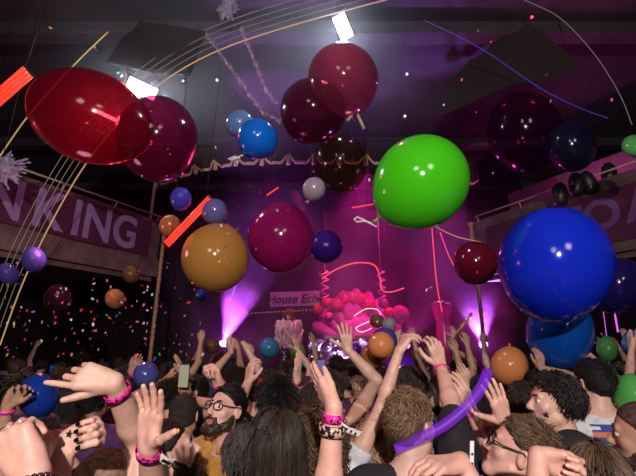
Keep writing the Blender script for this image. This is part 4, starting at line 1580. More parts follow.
    # shirt
    if shirt is not None:
        D = Sdf()
        torso(D, .016)
        if female:
            for x in (-1, 1):
                D.ell(B_(x * .07, .095, 1.27), A(.07, .06, .07) * s, Yw.T, .03)
        q = (.86 if female else 1.0) * s
        for sd, x in (('L', -1), ('R', 1)):
            if not tank:
                D.cone(B_(x * .05, -.015, 1.455), sh[sd], .06 * s, .066 * s * fw, .03)
                if sleeve > 0:
                    fr = min(sleeve, 1)
                    r2 = (.072 - .012 * fr) * q
                    D.cone(sh[sd], sh[sd] + (el[sd] - sh[sd]) * fr, .068 * q, r2, .02, flat=True)
                    if sleeve > 1:
                        D.cone(el[sd], el[sd] + (wr[sd] - el[sd]) * (sleeve - 1), .056 * q, .042 * q, .02, flat=True)
            else:
                D.cone(B_(x * .085, .07, 1.36), B_(x * .085, -.08, 1.4), .05 * s, .05 * s, .02)
                D.ell(sh[sd] + (sh[sd] - B_(0, 0, 1.42)) * .2, A(.085, .085, .085) * s, None, .01, sub=True)
        D.ell(B_(0, .035, 1.515), A(.082, .1, .075) * s, Yw.T, .01, sub=True)
        D.plane(B_(0, 0, .84), A(0, 0, -1))
        zf2 = hc[2] - .75
        V, Q = D.mesh((lambda i, x: .02 if (i == 2 and x < zf2) else max(vox, .008)), wob(.006, 28, seed + 1))
        so = link_mesh('shirt', np_mesh('shirt', V - base, Q), shirt, root)
    else:
        so = None
    # trousers and shoes, out of sight below the crowd but there
    D = Sdf()
    D.ell(B_(0, -.02, .9), A(.18, .125, .14) * s, Yw.T, .05)
    for x in (-1, 1):
        D.chain([B_(x * .09, -.01, .86), B_(x * .1, .01, .48), B_(x * .1, -.02, .09)], [.105 * s, .075 * s, .065 * s], .03)
    D.plane(B_(0, 0, .97), A(0, 0, 1))
    V, Q = D.mesh(.024)
    link_mesh('trousers', np_mesh('trousers', V - base, Q), trousers or m_jeans, root)
    D = Sdf()
    for x in (-1, 1):
        D.cone(B_(x * .1, -.035, .05), B_(x * .115, .14, .045), .05, .042, .02)
    D.plane(A(0, 0, gz + .002), A(0, 0, -1))
    V, Q = D.mesh(.016)
    link_mesh('shoes', np_mesh('shoes', V - base, Q), m_shoe, root)
    if rep or abs(dz) > .03:
        print('PERSON', label[:44], 's=%.2f' % s, 'dz=%.2f' % dz, rep)
    return dict(root=root, base=base, B=B_, T=T, M=Mh, hc=hc, hs=hs, el=el, wr=wr, sh=sh, hands=hands, shirt=so, s=s, Yw=Yw)


# ------------------------------------------------------------------ things worn on the wrist, face
m_band = None


def band_mat(name, col, ink=(.02, .0, .02), thr=.56):
    m = bpy.data.materials.new(name)
    m.use_nodes = True
    nt = m.node_tree
    b = nt.nodes['Principled BSDF']
    b.inputs['Roughness'].default_value = .45
    tc = nt.nodes.new('ShaderNodeTexCoord')
    n = nt.nodes.new('ShaderNodeTexNoise')
    n.inputs['Scale'].default_value = 110
    n.inputs['Detail'].default_value = 1
    nt.links.new(tc.outputs['Object'], n.inputs['Vector'])
    r = nt.nodes.new('ShaderNodeMath')
    r.operation = 'GREATER_THAN'
    r.inputs[1].default_value = thr
    nt.links.new(n.outputs[0], r.inputs[0])
    mx = nt.nodes.new('ShaderNodeMix')
    mx.data_type = 'RGBA'
    mx.inputs[6].default_value = (*col, 1)
    mx.inputs[7].default_value = (*ink, 1)
    nt.links.new(r.outputs[0], mx.inputs[0])
    nt.links.new(mx.outputs[2], b.inputs['Base Color'])
    return m


m_band = band_mat('pink_wristband', (.85, .02, .36))
m_band_plain = mat('pink_band_plain', (.9, .03, .4), rough=.4)
m_leo = band_mat('leopard_print', (.6, .42, .28), thr=.5)
m_white = mat('white_paper', (.8, .76, .78), rough=.6)


def wristband(p, sd, name='wristband', m=None, t=.93, wid=.02, rad=.033, tail=None, lab=None, thick=.002):
    e, wv = p['el'][sd], p['wr'][sd]
    h = p['hands'][sd]
    ax = nrm(wv - e)
    c = e + (wv - e) * t - p['base']
    s = p['s']
    u = nrm(h['th'] - ax * np.dot(h['th'], ax))
    v = np.cross(ax, u)
    n = 32
    V, F = [], []
    for (o, r) in ((-.5, 0), (.5, 0), (.5, 1), (-.5, 1)):
        for k in range(n):
            a = 2 * math.pi * k / n
            rr = rad * s + r * thick
            V.append(c + ax * wid * o + rr * (1.04 * math.cos(a) * u + .93 * math.sin(a) * v))
    for q in range(4):
        for k in range(n):
            F.append((q * n + k, q * n + (k + 1) % n, ((q + 1) % 4) * n + (k + 1) % n, ((q + 1) % 4) * n + k))
    V = np.array(V)
    o = link_mesh(name, np_mesh(name, V, np.array(F)), m or m_band, p['root'])
    if lab:
        o['label'] = lab
    if tail is not None:
        a = c + u * rad * s * 1.02
        b = P(*tail) - p['base']
        mid = (a + b) / 2 + A(0, 0, -.006)
        d = nrm(b - a)
        side = nrm(np.cross(d, FWD)) * wid * .36
        mb = MB()
        for (x, y) in ((a, mid), (mid, b)):
            mb.obox((x + y) / 2, (y - x) / 2, side, nrm(np.cross(d, side)) * .0008)
        mb.build('wristband_tail', m_white, p['root'])
        mb = MB()
        for k in range(4):
            q = a + (b - a) * (.3 + .17 * k) - FWD * .004 + A(0, 0, -.004)
            mb.obox(q, d * .003, side * .45, FWD * .0006)
        mb.build('tail_marks', m_black, p['root'])
    return o


def nails(p, sd, m, which=(0, 1, 2, 3, 4), w=.0075, label='black fingernail'):
    h = p['hands'][sd]
    fl = list(h['fingers']) + [h['thumb']]
    for i in which:
        pts, rad, d, out = fl[i]
        c = pts[-1] - d * .001 + out * rad[-1] * .86 - p['base']
        x = nrm(np.cross(d, out))
        o = MB().ball(c, (w * .85 * rad[-1] / .007, w * 1.25, .0022), axes=np.array([x, d, out]), seg=12).build('fingernail', m, p['root'])
        if label:
            o['label'] = label


def glasses(p, m=None, lens=None, z=.004, shape=.021):
    T, base, M, hs = p['T'], p['base'], p['M'], p['hs']
    m = m or m_black
    t = MB()
    for x in (-1, 1):
        t.tube([T(x * .033 + shape * 1.1 * math.cos(a), .106 - .012 * abs(math.cos(a)) * (1 if x * math.cos(a) > 0 else 0), z + shape * .9 * math.sin(a)) - base for a in np.linspace(0, 2 * math.pi, 24, endpoint=False)], .0026, 6, closed=True)
    t.tube([T(-.011, .108, z + .006) - base, T(0, .113, z + .009) - base, T(.011, .108, z + .006) - base], .0024, 6)
    f = t.build('glasses_frame', m, p['root'])
    for x in (-1, 1):
        MB().tube([T(x * .055, .098, z + .008) - base, T(x * .078, .06, z + .008) - base, T(x * .088, -.005, z + .018) - base, T(x * .085, -.03, z - .004) - base], .0027, 6).build('glasses_temple', m, p['root'])
    if lens:
        for x in (-1, 1):
            MB().ball(T(x * .033, .104, z) - base, (shape * 1.05, .0012, shape * .85), axes=M.T, seg=14).build('glasses_lens', lens, p['root'])


def necklace(p, m, lab=None):
    pts = [p['B'](.075 * math.cos(a), .02 + .085 * math.sin(a), 1.475 - .035 * math.sin(a)) - p['base'] for a in np.linspace(0, 2 * math.pi, 28, endpoint=False)]
    o = MB().tube(pts, .003, 6, closed=True).build('necklace', m, p['root'])


def print_on(p, objs, direction):
    """lay lettering or a printed shape on the shirt's cloth"""
    me = p['shirt'].data
    bv = BVHTree.FromPolygons([v.co for v in me.vertices], [tuple(q.vertices) for q in me.polygons])
    d = Vector(nrm(direction))
    for o in objs:
        for v in o.data.vertices:
            lift = .0015 + max(0, -(v.co - o.data.vertices[0].co).dot(d)) * 0
            hit, nn, _, _ = bv.ray_cast(v.co - d * .3, d)
            if hit is not None:
                v.co = hit - d * .0025
# ================================================================== the crowd near the camera
CR = 'dancing crowd facing the stage'
blk = fabric('black', (.012, .012, .016))
wht = fabric('white', (.62, .6, .64))
mus = mat('fabric_mustard', (.52, .25, .025), rough=.9, noise=.2, nscale=30, bump=.5, bscale=90, sheen=.3)
gry = fabric('grey', (.2, .2, .23))
navy = fabric('navy', (.02, .025, .07))
wine = fabric('wine', (.1, .012, .03))
plum = fabric('plum', (.08, .02, .1))
denim = fabric('denim', (.08, .13, .28))

# shaved head at the bottom left, right hand stretched out to the left
p = person('shaven-headed person at bottom left, raised hand stretched out leftward, pink printed wristband', (102, 492, 1.12), hair=('buzz', 'stubblefair'), shirt=navy, skin='fair', seed=1, vox=.007,
           arms={'R': dict(w=(114, 383, 1.1), f=(50, 368, 1.06), n=(-.1, 1, -.25), pose='lshape', pole=(-.1, 1, -.3))}, handvox=.0032, group=CR)
wristband(p, 'R', t=.86, wid=.024, rad=.036, lab='pink printed paper wristband')
# raised open hand
p = person('raised open hand with fingers spread and pink wristband, below slate blue balloon', (148, 590, .86), yaw=90, hair=('short', 'dark'), shirt=plum, skin='pink', seed=2,
           arms={'R': dict(w=(149, 447, .95), f=(152, 400, .95), n=(-.35, -1, .1), pose='open', pole=(0, .6, -1))}, handvox=.003, group=CR)
wristband(p, 'R', t=.94, wid=.026, rad=.034, tail=(173, 462, .97), lab='pink printed paper wristband')
nails(p, 'R', mat('orange_nail', (.9, .4, .1), rough=.2), (4,), .006, 'orange thumbnail')
# fist with black nails
p = person('person holding up a loose fist with black painted nails at lower left', (-22, 560, .88), yaw=-75, hair=('long', 'dark'), shirt=blk, skin='fair', seed=3, female=True,
           arms={'R': dict(w=(68, 440, .93), f=(101, 430, .93), n=(-.1, -1, .1), pose='fist', pole=(0, -.5, -1))}, handvox=.003, group=CR)
nails(p, 'R', mat('black_nail', (.004, .004, .006), rough=.15, coat=1))
h = p['hands']['R']
mb = MB()
c = h['L'](-.012, .022, .0225) - p['base']
mb.poly([c + (.009 if k % 2 == 0 else .004) * (math.cos(k * math.pi / 5) * h['f'] + math.sin(k * math.pi / 5) * h['th']) for k in range(10)])
o = mb.build('star_tattoo', m_black, p['root'])
o.modifiers.new('s', 'SOLIDIFY').thickness = .004
o['label'] = 'small black star on the skin'
# fist with rings, extreme left bottom
p = person('person at the bottom left corner holding up a closed hand with silver rings', (-230, 560, .5), yaw=-40, hair=('messy', 'brown'), shirt=gry, skin='pink', seed=4,
           arms={'R': dict(w=(33, 476, .74), f=(14, 444, .76), n=(-.3, 1, .2), pose='grip', pole=(.4, -.4, -1))}, handvox=.003, group=CR)
h = p['hands']['R']
silver = mat('silver', (.75, .73, .72), rough=.2, metal=1)
for i in (1, 2):
    pts, rad, _, _ = h['fingers'][i]
    a, b = pts[1], pts[2]
    ax = nrm(b - a)
    u = nrm(np.cross(ax, h['th']))
    v = np.cross(ax, u)
    c = a + (b - a) * .5 - p['base']
    MB().tube([c + .0105 * (math.cos(t) * u + math.sin(t) * v) for t in np.linspace(0, 2 * math.pi, 20, endpoint=False)], .002, 6, closed=True).ball(c - u * .012, (.004, .004, .004), seg=8).build('ring', silver, p['root'])
mb = MB()
e, wv = p['el']['R'], p['wr']['R']
ax = nrm(wv - e)
u = nrm(np.cross(ax, A(0, 0, 1)))
v = np.cross(ax, u)
for k in range(22):
    t = 2 * math.pi * k / 22
    mb.ball(wv - ax * .012 - p['base'] + .036 * (math.cos(t) * u + math.sin(t) * v), .0062, seg=8)
mb.build('bead_bracelet', mat('dark_bead', (.05, .015, .02), rough=.2), p['root'])
# arm from the left edge
p = person('bare arm with pink band reaching in from left edge toward dark blue balloon', (-38, 436, 1.95), yaw=-20, hair=('long', 'brown'), shirt=wine, skin='tan', seed=5, female=True,
           arms={'R': dict(w=(8, 405, 1.75), f=(24, 382, 1.75), n=(.5, -.4, .3), pose='relaxed', pole=(.3, 0, -1))}, group=CR)
wristband(p, 'R', m=m_band_plain, t=.9, wid=.014)
person('person with grey-brown cropped hair right under the dark blue balloon', (43, 437, 2.15), hair=('short', 'grey'), shirt=plum, seed=6, skin='fair', group=CR)
p = person('person with long dark reddish hair at bottom left, between the two fists', (50, 462, 1.6), yaw=-60, hair=('long', 'redbrown'), shirt=blk, skin='tan', seed=7, female=True, group=CR)
mb = MB()
for k in range(40):
    t = 2 * math.pi * k / 40
    mb.ball(p['B'](.08 * math.cos(t), .02 + .09 * math.sin(t), 1.47 - .04 * math.sin(t)) - p['base'], .008, seg=8)
mb.build('bead_necklace', mat('red_bead', (.3, .05, .08), rough=.25), p['root'])
# bearded man in profile
p = person('bearded man grinning in profile to the right, just right of the raised open hand', (171, 453, 1.55), yaw=-40, hyaw=-72, hpitch=18, hair=('short', 'dark'), shirt=blk, skin='pink', beard='dark', mouth=.6, seed=8, hvox=.0045, group=CR)
# man seen from behind in a jersey
p = person('man with faded dark haircut seen from behind in a black sleeveless jersey with red-white trim', (184, 416, 2.2), yaw=20, hyaw=0, hair=('fade', 'blackfade'), shirt=blk, skin='tan', tank=True, seed=9, group=CR)
trim_r, trim_w = mat('trim_red', (.55, .03, .04), rough=.8), mat('trim_white', (.7, .68, .68), rough=.8)
for (dz, m, rr) in ((0, trim_w, .0045), (-.013, trim_r, .0045)):
    pts = [p['B']((.105 + .0 - dz * .6) * math.cos(t), -.02 + .0 + (.1 - dz * .6) * math.sin(t), 1.475 + dz - .03 * max(0, math.sin(t))) - p['base'] for t in np.linspace(0, 2 * math.pi, 30, endpoint=False)]
    MB().tube(pts, rr, 6, closed=True).build('neck_trim', m, p['root'])
for sd, x in (('L', -1), ('R', 1)):
    for (q, m) in ((0, trim_w), (.012, trim_r)):
        pts = [p['B'](x * (.135 - q), -.125 + .03 * t, 1.22 + .22 * t) - p['base'] for t in np.linspace(0, 1, 8)]
        MB().tube(pts, .005, 6).build('arm_trim', m, p['root'])
o1 = text_mesh('jersey_number', '4', .26, .002, p['B'](.02, -.14, 1.2) - p['base'], A(1, 0, 0), A(0, 0, 1), trim_w, p['root'], bold=-.006)
mb = MB()
for k in range(5):
    mb.box(tuple(p['B'](.0, -.128, 1.335 - .02 * k) - p['base'] - A(.006, .002, .004)), tuple(p['B'](.0, -.128, 1.335 - .02 * k) - p['base'] + A(.006, .002, .004)))
mb.build('jersey_lettering', trim_w, p['root'])
# mustard shirt, glasses, beard
p = person('bearded man with round glasses in a mustard yellow shirt, one fist raised', (225, 411, 1.97), yaw=145, hyaw=152, hpitch=20, hair=('short', 'black'), shirt=mus, sleeve=.8, skin='pink', beard='dark', seed=10, hvox=.0045,
           arms={'L': dict(w=(219, 383, 2.02), f=(213, 364, 2.0), n=(-.6, -.6, 0), pose='fist', pole=(.15, .5, -1))}, group=CR)
glasses(p)
wristband(p, 'L', m=m_band_plain, t=.96, wid=.014)
mb = MB()
for k in range(5):
    mb.ball(p['B'](0, .128 - .002 * k, 1.4 - .08 * k) - p['base'], (.008, .004, .008), seg=10)
mb.build('shirt_buttons', mat('button', (.6, .5, .4), rough=.3), p['root'])
MB().tube([p['B'](.085 * math.cos(t), .0 + .085 * math.sin(t), 1.50 - .03 * math.sin(t)) - p['base'] for t in np.linspace(-4.4, 1.2, 24)], .018, 8).build('collar', mus, p['root'])
# laughing man
p = person('dark haired man laughing with wide open mouth, behind the man in the jersey', (192, 393, 3.0), yaw=60, hyaw=118, hpitch=10, hair=('short', 'black'), shirt=gry, skin='pink', mouth=1.0, seed=11, hvox=.005, group=CR)
# slick dark head
person('person with combed-back dark grey hair seen from behind, bottom centre left', (244, 459, 1.5), hair=('slick', 'slickgrey'), shirt=blk, skin='tan', seed=12, group=CR)
# black head with the straight raised arm
p = person('black haired person seen from behind, left arm straight up under steel blue balloon', (276, 406, 2.0), hair=('messy', 'black'), shirt=blk, skin='fair', seed=13,
           arms={'L': dict(w=(248, 383, 2.48), f=(251, 362, 2.5), n=(.6, .5, 0), pose='claw', pole=(-.6, 0, -.4))}, sleeve=.35, group=CR)
# long dark brown hair
p = person('woman with long straight dark brown hair falling down her back, bottom centre left', (280, 449, 1.36), hair=('long', 'dark'), shirt=blk, skin='fair', seed=14, female=True, group=CR)
# curly woman in white, long arm
p = person('curly brown haired woman in white T-shirt stretching a long bare arm up', (317, 440, 1.78), hair=('longcurly', 'brown'), shirt=wht, skin='fair', seed=15, female=True, sleeve=.42, vox=.007,
           arms={'R': dict(w=(399, 351, 1.86), f=(414, 326, 1.9), n=(.9, .3, -.3), pose='drop', pole=(.4, .3, -1))}, lean=(.02, 0), handvox=.0035, group=CR)
# forearm with leopard band
p = person('raised flat hand with pink and leopard print wristbands at bottom centre', (388, 562, 1.02), hair=('short', 'dark'), shirt=wine, skin='pink', seed=16,
           arms={'L': dict(w=(334, 408, 1.06), f=(308, 366, 1.2), n=(.75, .35, .2), pose='flat', pole=(-.6, -.1, -1))}, handvox=.003, group=CR)
wristband(p, 'L', t=.90, wid=.022, rad=.033, tail=(360, 434, 1.06), lab='pink printed paper wristband')
wristband(p, 'L', 'leopard_scrunchie', m_leo, t=.78, wid=.026, rad=.037, thick=.008, lab='leopard print cloth band')
# short brown hair, black tee, arm up
p = person('short brown haired man in black T-shirt, raised arm with pink wristband', (411, 426, 1.5), hyaw=-50, yaw=-12, hair=('short', 'lightbrown'), shirt=blk, skin='fair', seed=17, vox=.007,
           arms={'R': dict(w=(441, 367, 1.93), f=(432, 333, 1.95), n=(-.2, 1, -.3), pose='claw', pole=(1, .2, -.5))}, sleeve=.95, handvox=.0033, hvox=.0045, group=CR)
wristband(p, 'R', m=m_band_plain, t=.93, wid=.014, rad=.034)
person('person with wavy dark hair seen from behind, just above the short brown haired man', (412, 391, 2.3), hyaw=-50, hair=('wavy', 'dark'), shirt=denim, skin='tan', seed=18, group=CR)
p = person('blond curly haired person between the white T-shirt and the black T-shirt, fist raised', (377, 444, 1.95), hair=('longcurly', 'blond'), shirt=blk, skin='tan', seed=19, female=True,
           arms={'L': dict(w=(352, 418, 1.9), f=(361, 405, 1.88), n=(.2, 1, 0), pose='fist', pole=(-1, -.2, -.6))}, group=CR)
# man with sunglasses, face up to the left
p = person('brown haired man with dark glasses facing left, bare forearm across the bottom edge', (519, 453, 1.36), yaw=70, hyaw=66, hpitch=24, hair=('short', 'midbrown'), shirt=gry, skin='pink', seed=20, sleeve=.3,
           hvox=.0042, vox=.007, arms={'L': dict(w=(462, 462, 1.1), f=(408, 468, 1.05), n=(0, .2, -1), pose='relaxed', pole=(.5, -.2, -1)),
                                       'R': dict(w=(505, 424, 1.5), f=(495, 388, 1.5), n=(-.3, 1, 0), pose='open', pole=(.3, .3, -1))}, handvox=.0034, group=CR)
glasses(p, lens=mat('dark_lens', (.01, .01, .012), rough=.1, spec=.8))
wristband(p, 'L', 'bead_bracelet', band_mat('bead_mix', (.35, .16, .1), thr=.48), t=.8, wid=.02, rad=.035, thick=.005, lab='brown beaded bracelet')
wristband(p, 'L', m=m_band, t=.68, wid=.016, rad=.038, tail=(472, 441, 1.08), lab='pink wristband with loose tail')
# profile with dark wavy hair
p = person('dark wavy haired young man in profile to the left, dark star on his cheek', (554, 403, 1.8), yaw=70, hyaw=82, hpitch=4, hair=('wavy', 'black'), shirt=blk, skin='fair', seed=21, sleeve=.5, hvox=.0042,
           arms={'L': dict(w=(470, 409, 1.8), f=(462, 392, 1.8), n=(-.4, 1, 0), pose='relaxed', pole=(0, -.2, -1))}, group=CR)
wristband(p, 'L', m=m_band_plain, t=.9, wid=.014)
necklace(p, silver)
c = p['T'](-.058, .058, -.045)
mb = MB()
nx = nrm(p['M'] @ A(-1, .55, 0))
ux, uy = nrm(np.cross(A(0, 0, 1), nx)), A(0, 0, 1)
mb.poly([c + nx * .012 - p['base'] + (.013 if k % 2 == 0 else .005) * (math.sin(k * math.pi / 5) * ux + math.cos(k * math.pi / 5) * uy) for k in range(10)])
o = mb.build('cheek_star', m_black, p['root'])
o.modifiers.new('s', 'SOLIDIFY').thickness = .01
# white printed tee seen from behind
p = person('dark haired person in a white T-shirt with mountain print on the back', (593, 384, 2.2), yaw=-6, hyaw=10, hair=('short', 'black'), shirt=wht, skin='fair', seed=22, group=CR)
ob = []
c = p['B'](0.03, -.16, 1.385) - p['base']
ux = nrm(p['Yw'] @ A(1, 0, 0))
uz = A(0, 0, 1)


def plate(name, pts, m, sub=10):
    mb = MB()
    n = len(pts) // 2
    for i in range(n - 1):
        mb.poly([c + ux * pts[i][0] + uz * pts[i][1], c + ux * pts[i + 1][0] + uz * pts[i + 1][1],
                 c + ux * pts[2 * n - 2 - i][0] + uz * pts[2 * n - 2 - i][1], c + ux * pts[2 * n - 1 - i][0] + uz * pts[2 * n - 1 - i][1]])
    o = mb.build(name, m, p['root'])
    ob.append(o)
    return o


X = np.linspace(-.15, .15, 19)
plate('print_sky', [(x, .08) for x in X] + [(x, .045) for x in X[::-1]], mat('print_blue', (.03, .06, .3), rough=.8))
plate('print_stripe', [(x, .045) for x in X] + [(x, .02) for x in X[::-1]], mat('print_orange', (.6, .16, .05), rough=.8))
plate('print_mountains', [(x, .02) for x in X] + [(x, .005 - .02 * abs(math.sin(x * 47))) for x in X[::-1]], mat('print_blue', (.03, .06, .3)))
plate('print_ground', [(x, .002 - .02 * abs(math.sin(x * 47))) for x in X] + [(x, -.075) for x in X[::-1]], mat('print_black', (.015, .015, .02), rough=.8))
print_on(p, ob, p['Yw'] @ A(0, 1, 0))
t = text_mesh('print_lettering', 'patagonia', .085, .0004, c - uz * .045 - p['Yw'] @ A(0, .004, 0), ux, uz, mat('print_white', (.75, .74, .76), rough=.8), p['root'])
print_on(p, [t], p['Yw'] @ A(0, 1, 0))
for v in t.data.vertices:
    v.co -= Vector(p['Yw'] @ A(0, .002, 0))
# arm with fist right edge
p = person('bent bare arm with pink band reaching in from right under the deeper blue balloon', (652, 402, 2.5), hair=('short', 'dark'), shirt=blk, skin='tan', seed=23, sleeve=.4,
           arms={'L': dict(w=(594, 372, 2.5), f=(580, 362, 2.48), n=(-.3, -.2, -1), pose='grip', pole=(.3, 0, -1))}, group=CR)
wristband(p, 'L', m=m_band_plain, t=.72, wid=.016, rad=.036)
# shaved head with red ear jewel
p = person('man with shaved head and red earring in black shirt at right edge', (645, 437, 1.42), yaw=30, hyaw=52, hair=('buzz', 'stubble'), shirt=blk, skin='tan', seed=24, hvox=.0045, beard='stubble', group=CR)
MB().ball(p['T'](-.088, -.0, -.022) - p['base'], (.005, .006, .009), seg=10).build('earring', mat('red_gem', (.6, .01, .03), rough=.1), p['root'])
person('woman with straight glossy brown hair seen from behind at the lower right, nearest to us', (599, 489, 1.14), yaw=-10, hyaw=-18, hair=('long', 'brown'), shirt=blk, skin='fair', seed=25, female=True, group=CR)
p = person('person below the frame holding up a closed fist before the green balloon at lower right', (560, 640, .76), yaw=20, hair=('short', 'brown'), shirt=navy, skin='pink', seed=26,
           arms={'L': dict(w=(538, 457, 1.0), f=(570, 467, 1.0), n=(0, -1, -.1), pose='loosefist', pole=(-.3, -.3, -1))}, handvox=.003, group=CR)
nails(p, 'L', mat('pale_nail', (.75, .42, .34), rough=.25), (0, 1, 2, 3), .006, None)

# --------- the middle rows, each one with its own pose
person('dark haired man with lowered face turned this way, right of pink open hand', (361, 381, 3.0), yaw=170, hyaw=165, hpitch=-16, hair=('short', 'dark'), shirt=plum, skin='tan', seed=27, hvox=.005, group=CR)
person('person with one arm straight up, fingers spread pink before the stage haze', (333, 392, 2.7), hair=('short', 'dark'), shirt=wine, skin='fair', seed=28,
       arms={'R': dict(w=(348, 350, 2.6), f=(345, 329, 2.6), n=(0, 1, 0), pose='open', pole=(.7, 0, -.5))}, sleeve=.3, group=CR)
p = person('person in a red knitted beanie below the steel blue balloon', (257, 392, 2.9), hair=('short', 'dark'), shirt=blk, skin='tan', seed=29, group=CR)
D = Sdf()
D.ell(p['T'](0, -.014, .05), A(.088, .108, .092) * p['hs'], p['M'].T)
D.plane(p['T'](0, 0, .028), A(0, .15, -1))
V, Q = D.mesh(.007, wob(.002, 120))
link_mesh('beanie', np_mesh('beanie', V - p['base'], Q), mat('red_knit', (.35, .015, .03), rough=.9, bump=.6, bscale=200), p['root'])
p = person('person showing only a bare raised forearm with pink band, left of the flat hand', (313, 404, 2.6), hair=('wavy', 'dark'), shirt=blk, skin='fair', seed=30,
           arms={'L': dict(w=(297, 380, 2.45), f=(298, 362, 2.45), n=(-.8, .4, 0), pose='flat', pole=(-.5, 0, -.8))}, sleeve=.3, group=CR)
wristband(p, 'L', m=m_band_plain, t=.88, wid=.016, rad=.033)
person('person clapping both hands above the head left of the laughing man', (160, 402, 3.1), yaw=-25, hair=('short', 'black'), shirt=wine, skin='tan', seed=31,
       arms={'L': dict(w=(166, 380, 3.0), f=(177, 365, 3.0), n=(.5, .3, -.4), pose='flat', pole=(-1, 0, -.6)), 'R': dict(w=(184, 375, 3.0), f=(179, 362, 3.0), n=(-.8, 0, -.2), pose='flat', pole=(1, 0, -.6))}, group=CR)
pp = person('person holding a phone up in one hand left of the laughing man', (172, 399, 2.7), yaw=-10, hair=('bun', 'dark'), shirt=blk, skin='tan', seed=32, female=True,
            arms={'R': dict(w=(186, 398, 2.6), f=(184, 382, 2.58), n=(0, 1, .1), pose='grip', pole=(.8, 0, -.6))}, group=CR)


def phone(c, rz, lab, scr, rx=0):
    t = empty('phone', c, lab, 'phone', 'phones held up to film')
    MB().box((-.037, -.004, -.076), (.037, .004, .076), .004).build('body', m_black, t)
    MB().box((-.033, -.0055, -.07), (.033, -.004, .07)).build('screen', scr, t)
    MB().box((-.03, .004, .04), (-.008, .0065, .07), .002).build('camera_bump', m_black, t)
    t.rotation_euler = (R(rx), 0, R(rz))


phone(P(184, 376, 2.54), -8, 'phone held up in one hand above the crowd left of the laughing man', emat('screen_pale', (.8, .7, .5), .35))
person('person holding a phone with both hands under the olive green balloon side', (321, 398, 3.4), hair=('short', 'dark'), shirt=blk, skin='tan', seed=33,
       arms={'L': dict(w=(312, 384, 3.2), f=(316, 371, 3.2), n=(.9, .2, .2), pose='grip', pole=(-1, 0, -.6)), 'R': dict(w=(330, 384, 3.2), f=(326, 371, 3.2), n=(-.9, .2, .2), pose='grip', pole=(1, 0, -.6))}, group=CR)
phone(P(321, 369, 3.17), 0, 'phone with violet screen held in two hands below the pink shell', emat('screen_violet', (.16, .05, .4), .5))
person('dancer with both arms bent overhead before the violet haze, left of the steel blue balloon', (240, 382, 3.7), yaw=-30, hair=('bun', 'dark'), shirt=wine, skin='fair', seed=34, female=True, sleeve=0,
       arms={'L': dict(w=(231, 352, 3.6), f=(226, 338, 3.6), n=(.5, .5, 0), pose='relaxed', pole=(-1, 0, -.2)), 'R': dict(w=(243, 343, 3.7), f=(258, 350, 3.7), n=(0, .3, -1), pose='drop', pole=(1, 0, .2))}, group=CR)
person('dancer with one crooked arm up in front of the small bright red balloon', (226, 385, 4.2), yaw=20, hair=('short', 'dark'), shirt=blk, skin='tan', seed=35, sleeve=.2,
       arms={'R': dict(w=(238, 348, 4.1), f=(232, 338, 4.1), n=(-.6, .5, 0), pose='relaxed', pole=(1, 0, -.2))}, group=CR)
p = person('person with a small raised hand and pink band behind the slate blue balloon', (122, 392, 3.5), hair=('short', 'dark'), shirt=wine, skin='tan', seed=36,
           arms={'R': dict(w=(131, 372, 3.4), f=(140, 358, 3.4), n=(-.4, 1, 0), pose='relaxed', pole=(.8, 0, -.6))}, group=CR)
wristband(p, 'R', m=m_band_plain, t=.9, wid=.018)
person('person with raised hand waving below the orange balloon at right', (482, 393, 2.9), hair=('long', 'black'), shirt=plum, skin='fair', seed=37, female=True,
       arms={'L': dict(w=(466, 386, 2.8), f=(462, 370, 2.8), n=(0, 1, 0), pose='relaxed', pole=(-1, 0, -.6))}, group=CR)
person('person with dark hair under the orange balloon at right, hands by the mouth', (523, 402, 2.6), yaw=-20, hair=('wavy', 'dark'), shirt=wine, skin='tan', seed=38, group=CR)
person('person with small hand up against the deeper blue balloon', (535, 386, 3.4), hair=('short', 'black'), shirt=blk, skin='tan', seed=39,
       arms={'R': dict(w=(541, 368, 3.3), f=(540, 357, 3.3), n=(0, 1, 0), pose='relaxed', pole=(.8, 0, -.5))}, group=CR)
person('person with messy black hair between slate blue balloon and black-nailed fist', (96, 402, 2.6), hair=('messy', 'black'), shirt=plum, skin='brown', seed=40, group=CR)
person('person with long black hair beside the dark blue balloon, right of it', (72, 398, 3.0), hair=('long', 'black'), shirt=wine, skin='tan', seed=41, female=True, group=CR)
person('person with cropped brown hair left of the arm with a pink band at centre right', (452, 402, 2.5), hair=('short', 'brown'), shirt=blk, skin='fair', seed=42, group=CR)

# baton of gold foil held above the crowd
pp = person('person holding up a golden glittering baton in front of the tall magenta drum', (458, 372, 4.6), yaw=-15, hair=('bun', 'black'), shirt=wine, skin='tan', seed=43, female=True, sleeve=0,
            arms={'R': dict(w=(452, 349, 4.5), f=(454, 336, 4.5), n=(-.2, .9, 0), pose='fist', pole=(1, 0, -.4))}, group=CR)
hc_ = pp['hands']['R']['L'](0, .085, .022)
t = empty('glitter_baton', hc_, 'golden glitter baton held slanting up before the tall magenta drum', 'baton')
tip = P(472, 312, 4.45) - hc_
MB().tube([-tip * .12, tip * .95], .011, 8).build('stick', mat('gold', (.75, .4, .15), rough=.3, metal=.8), t)
mb = MB()
for k in range(70):
    c = tip * (.3 + .68 * rng.random()) + rng.normal(size=3) * .012
    u = nrm(rng.normal(size=3))
    v = nrm(np.cross(u, rng.normal(size=3)))
    mb.obox(c, u * .02, v * .006, np.cross(u, v) * .001)
mb.build('glitter_fringe', mat('pink_gold', (.9, .45, .4), rough=.25, metal=.7), t)

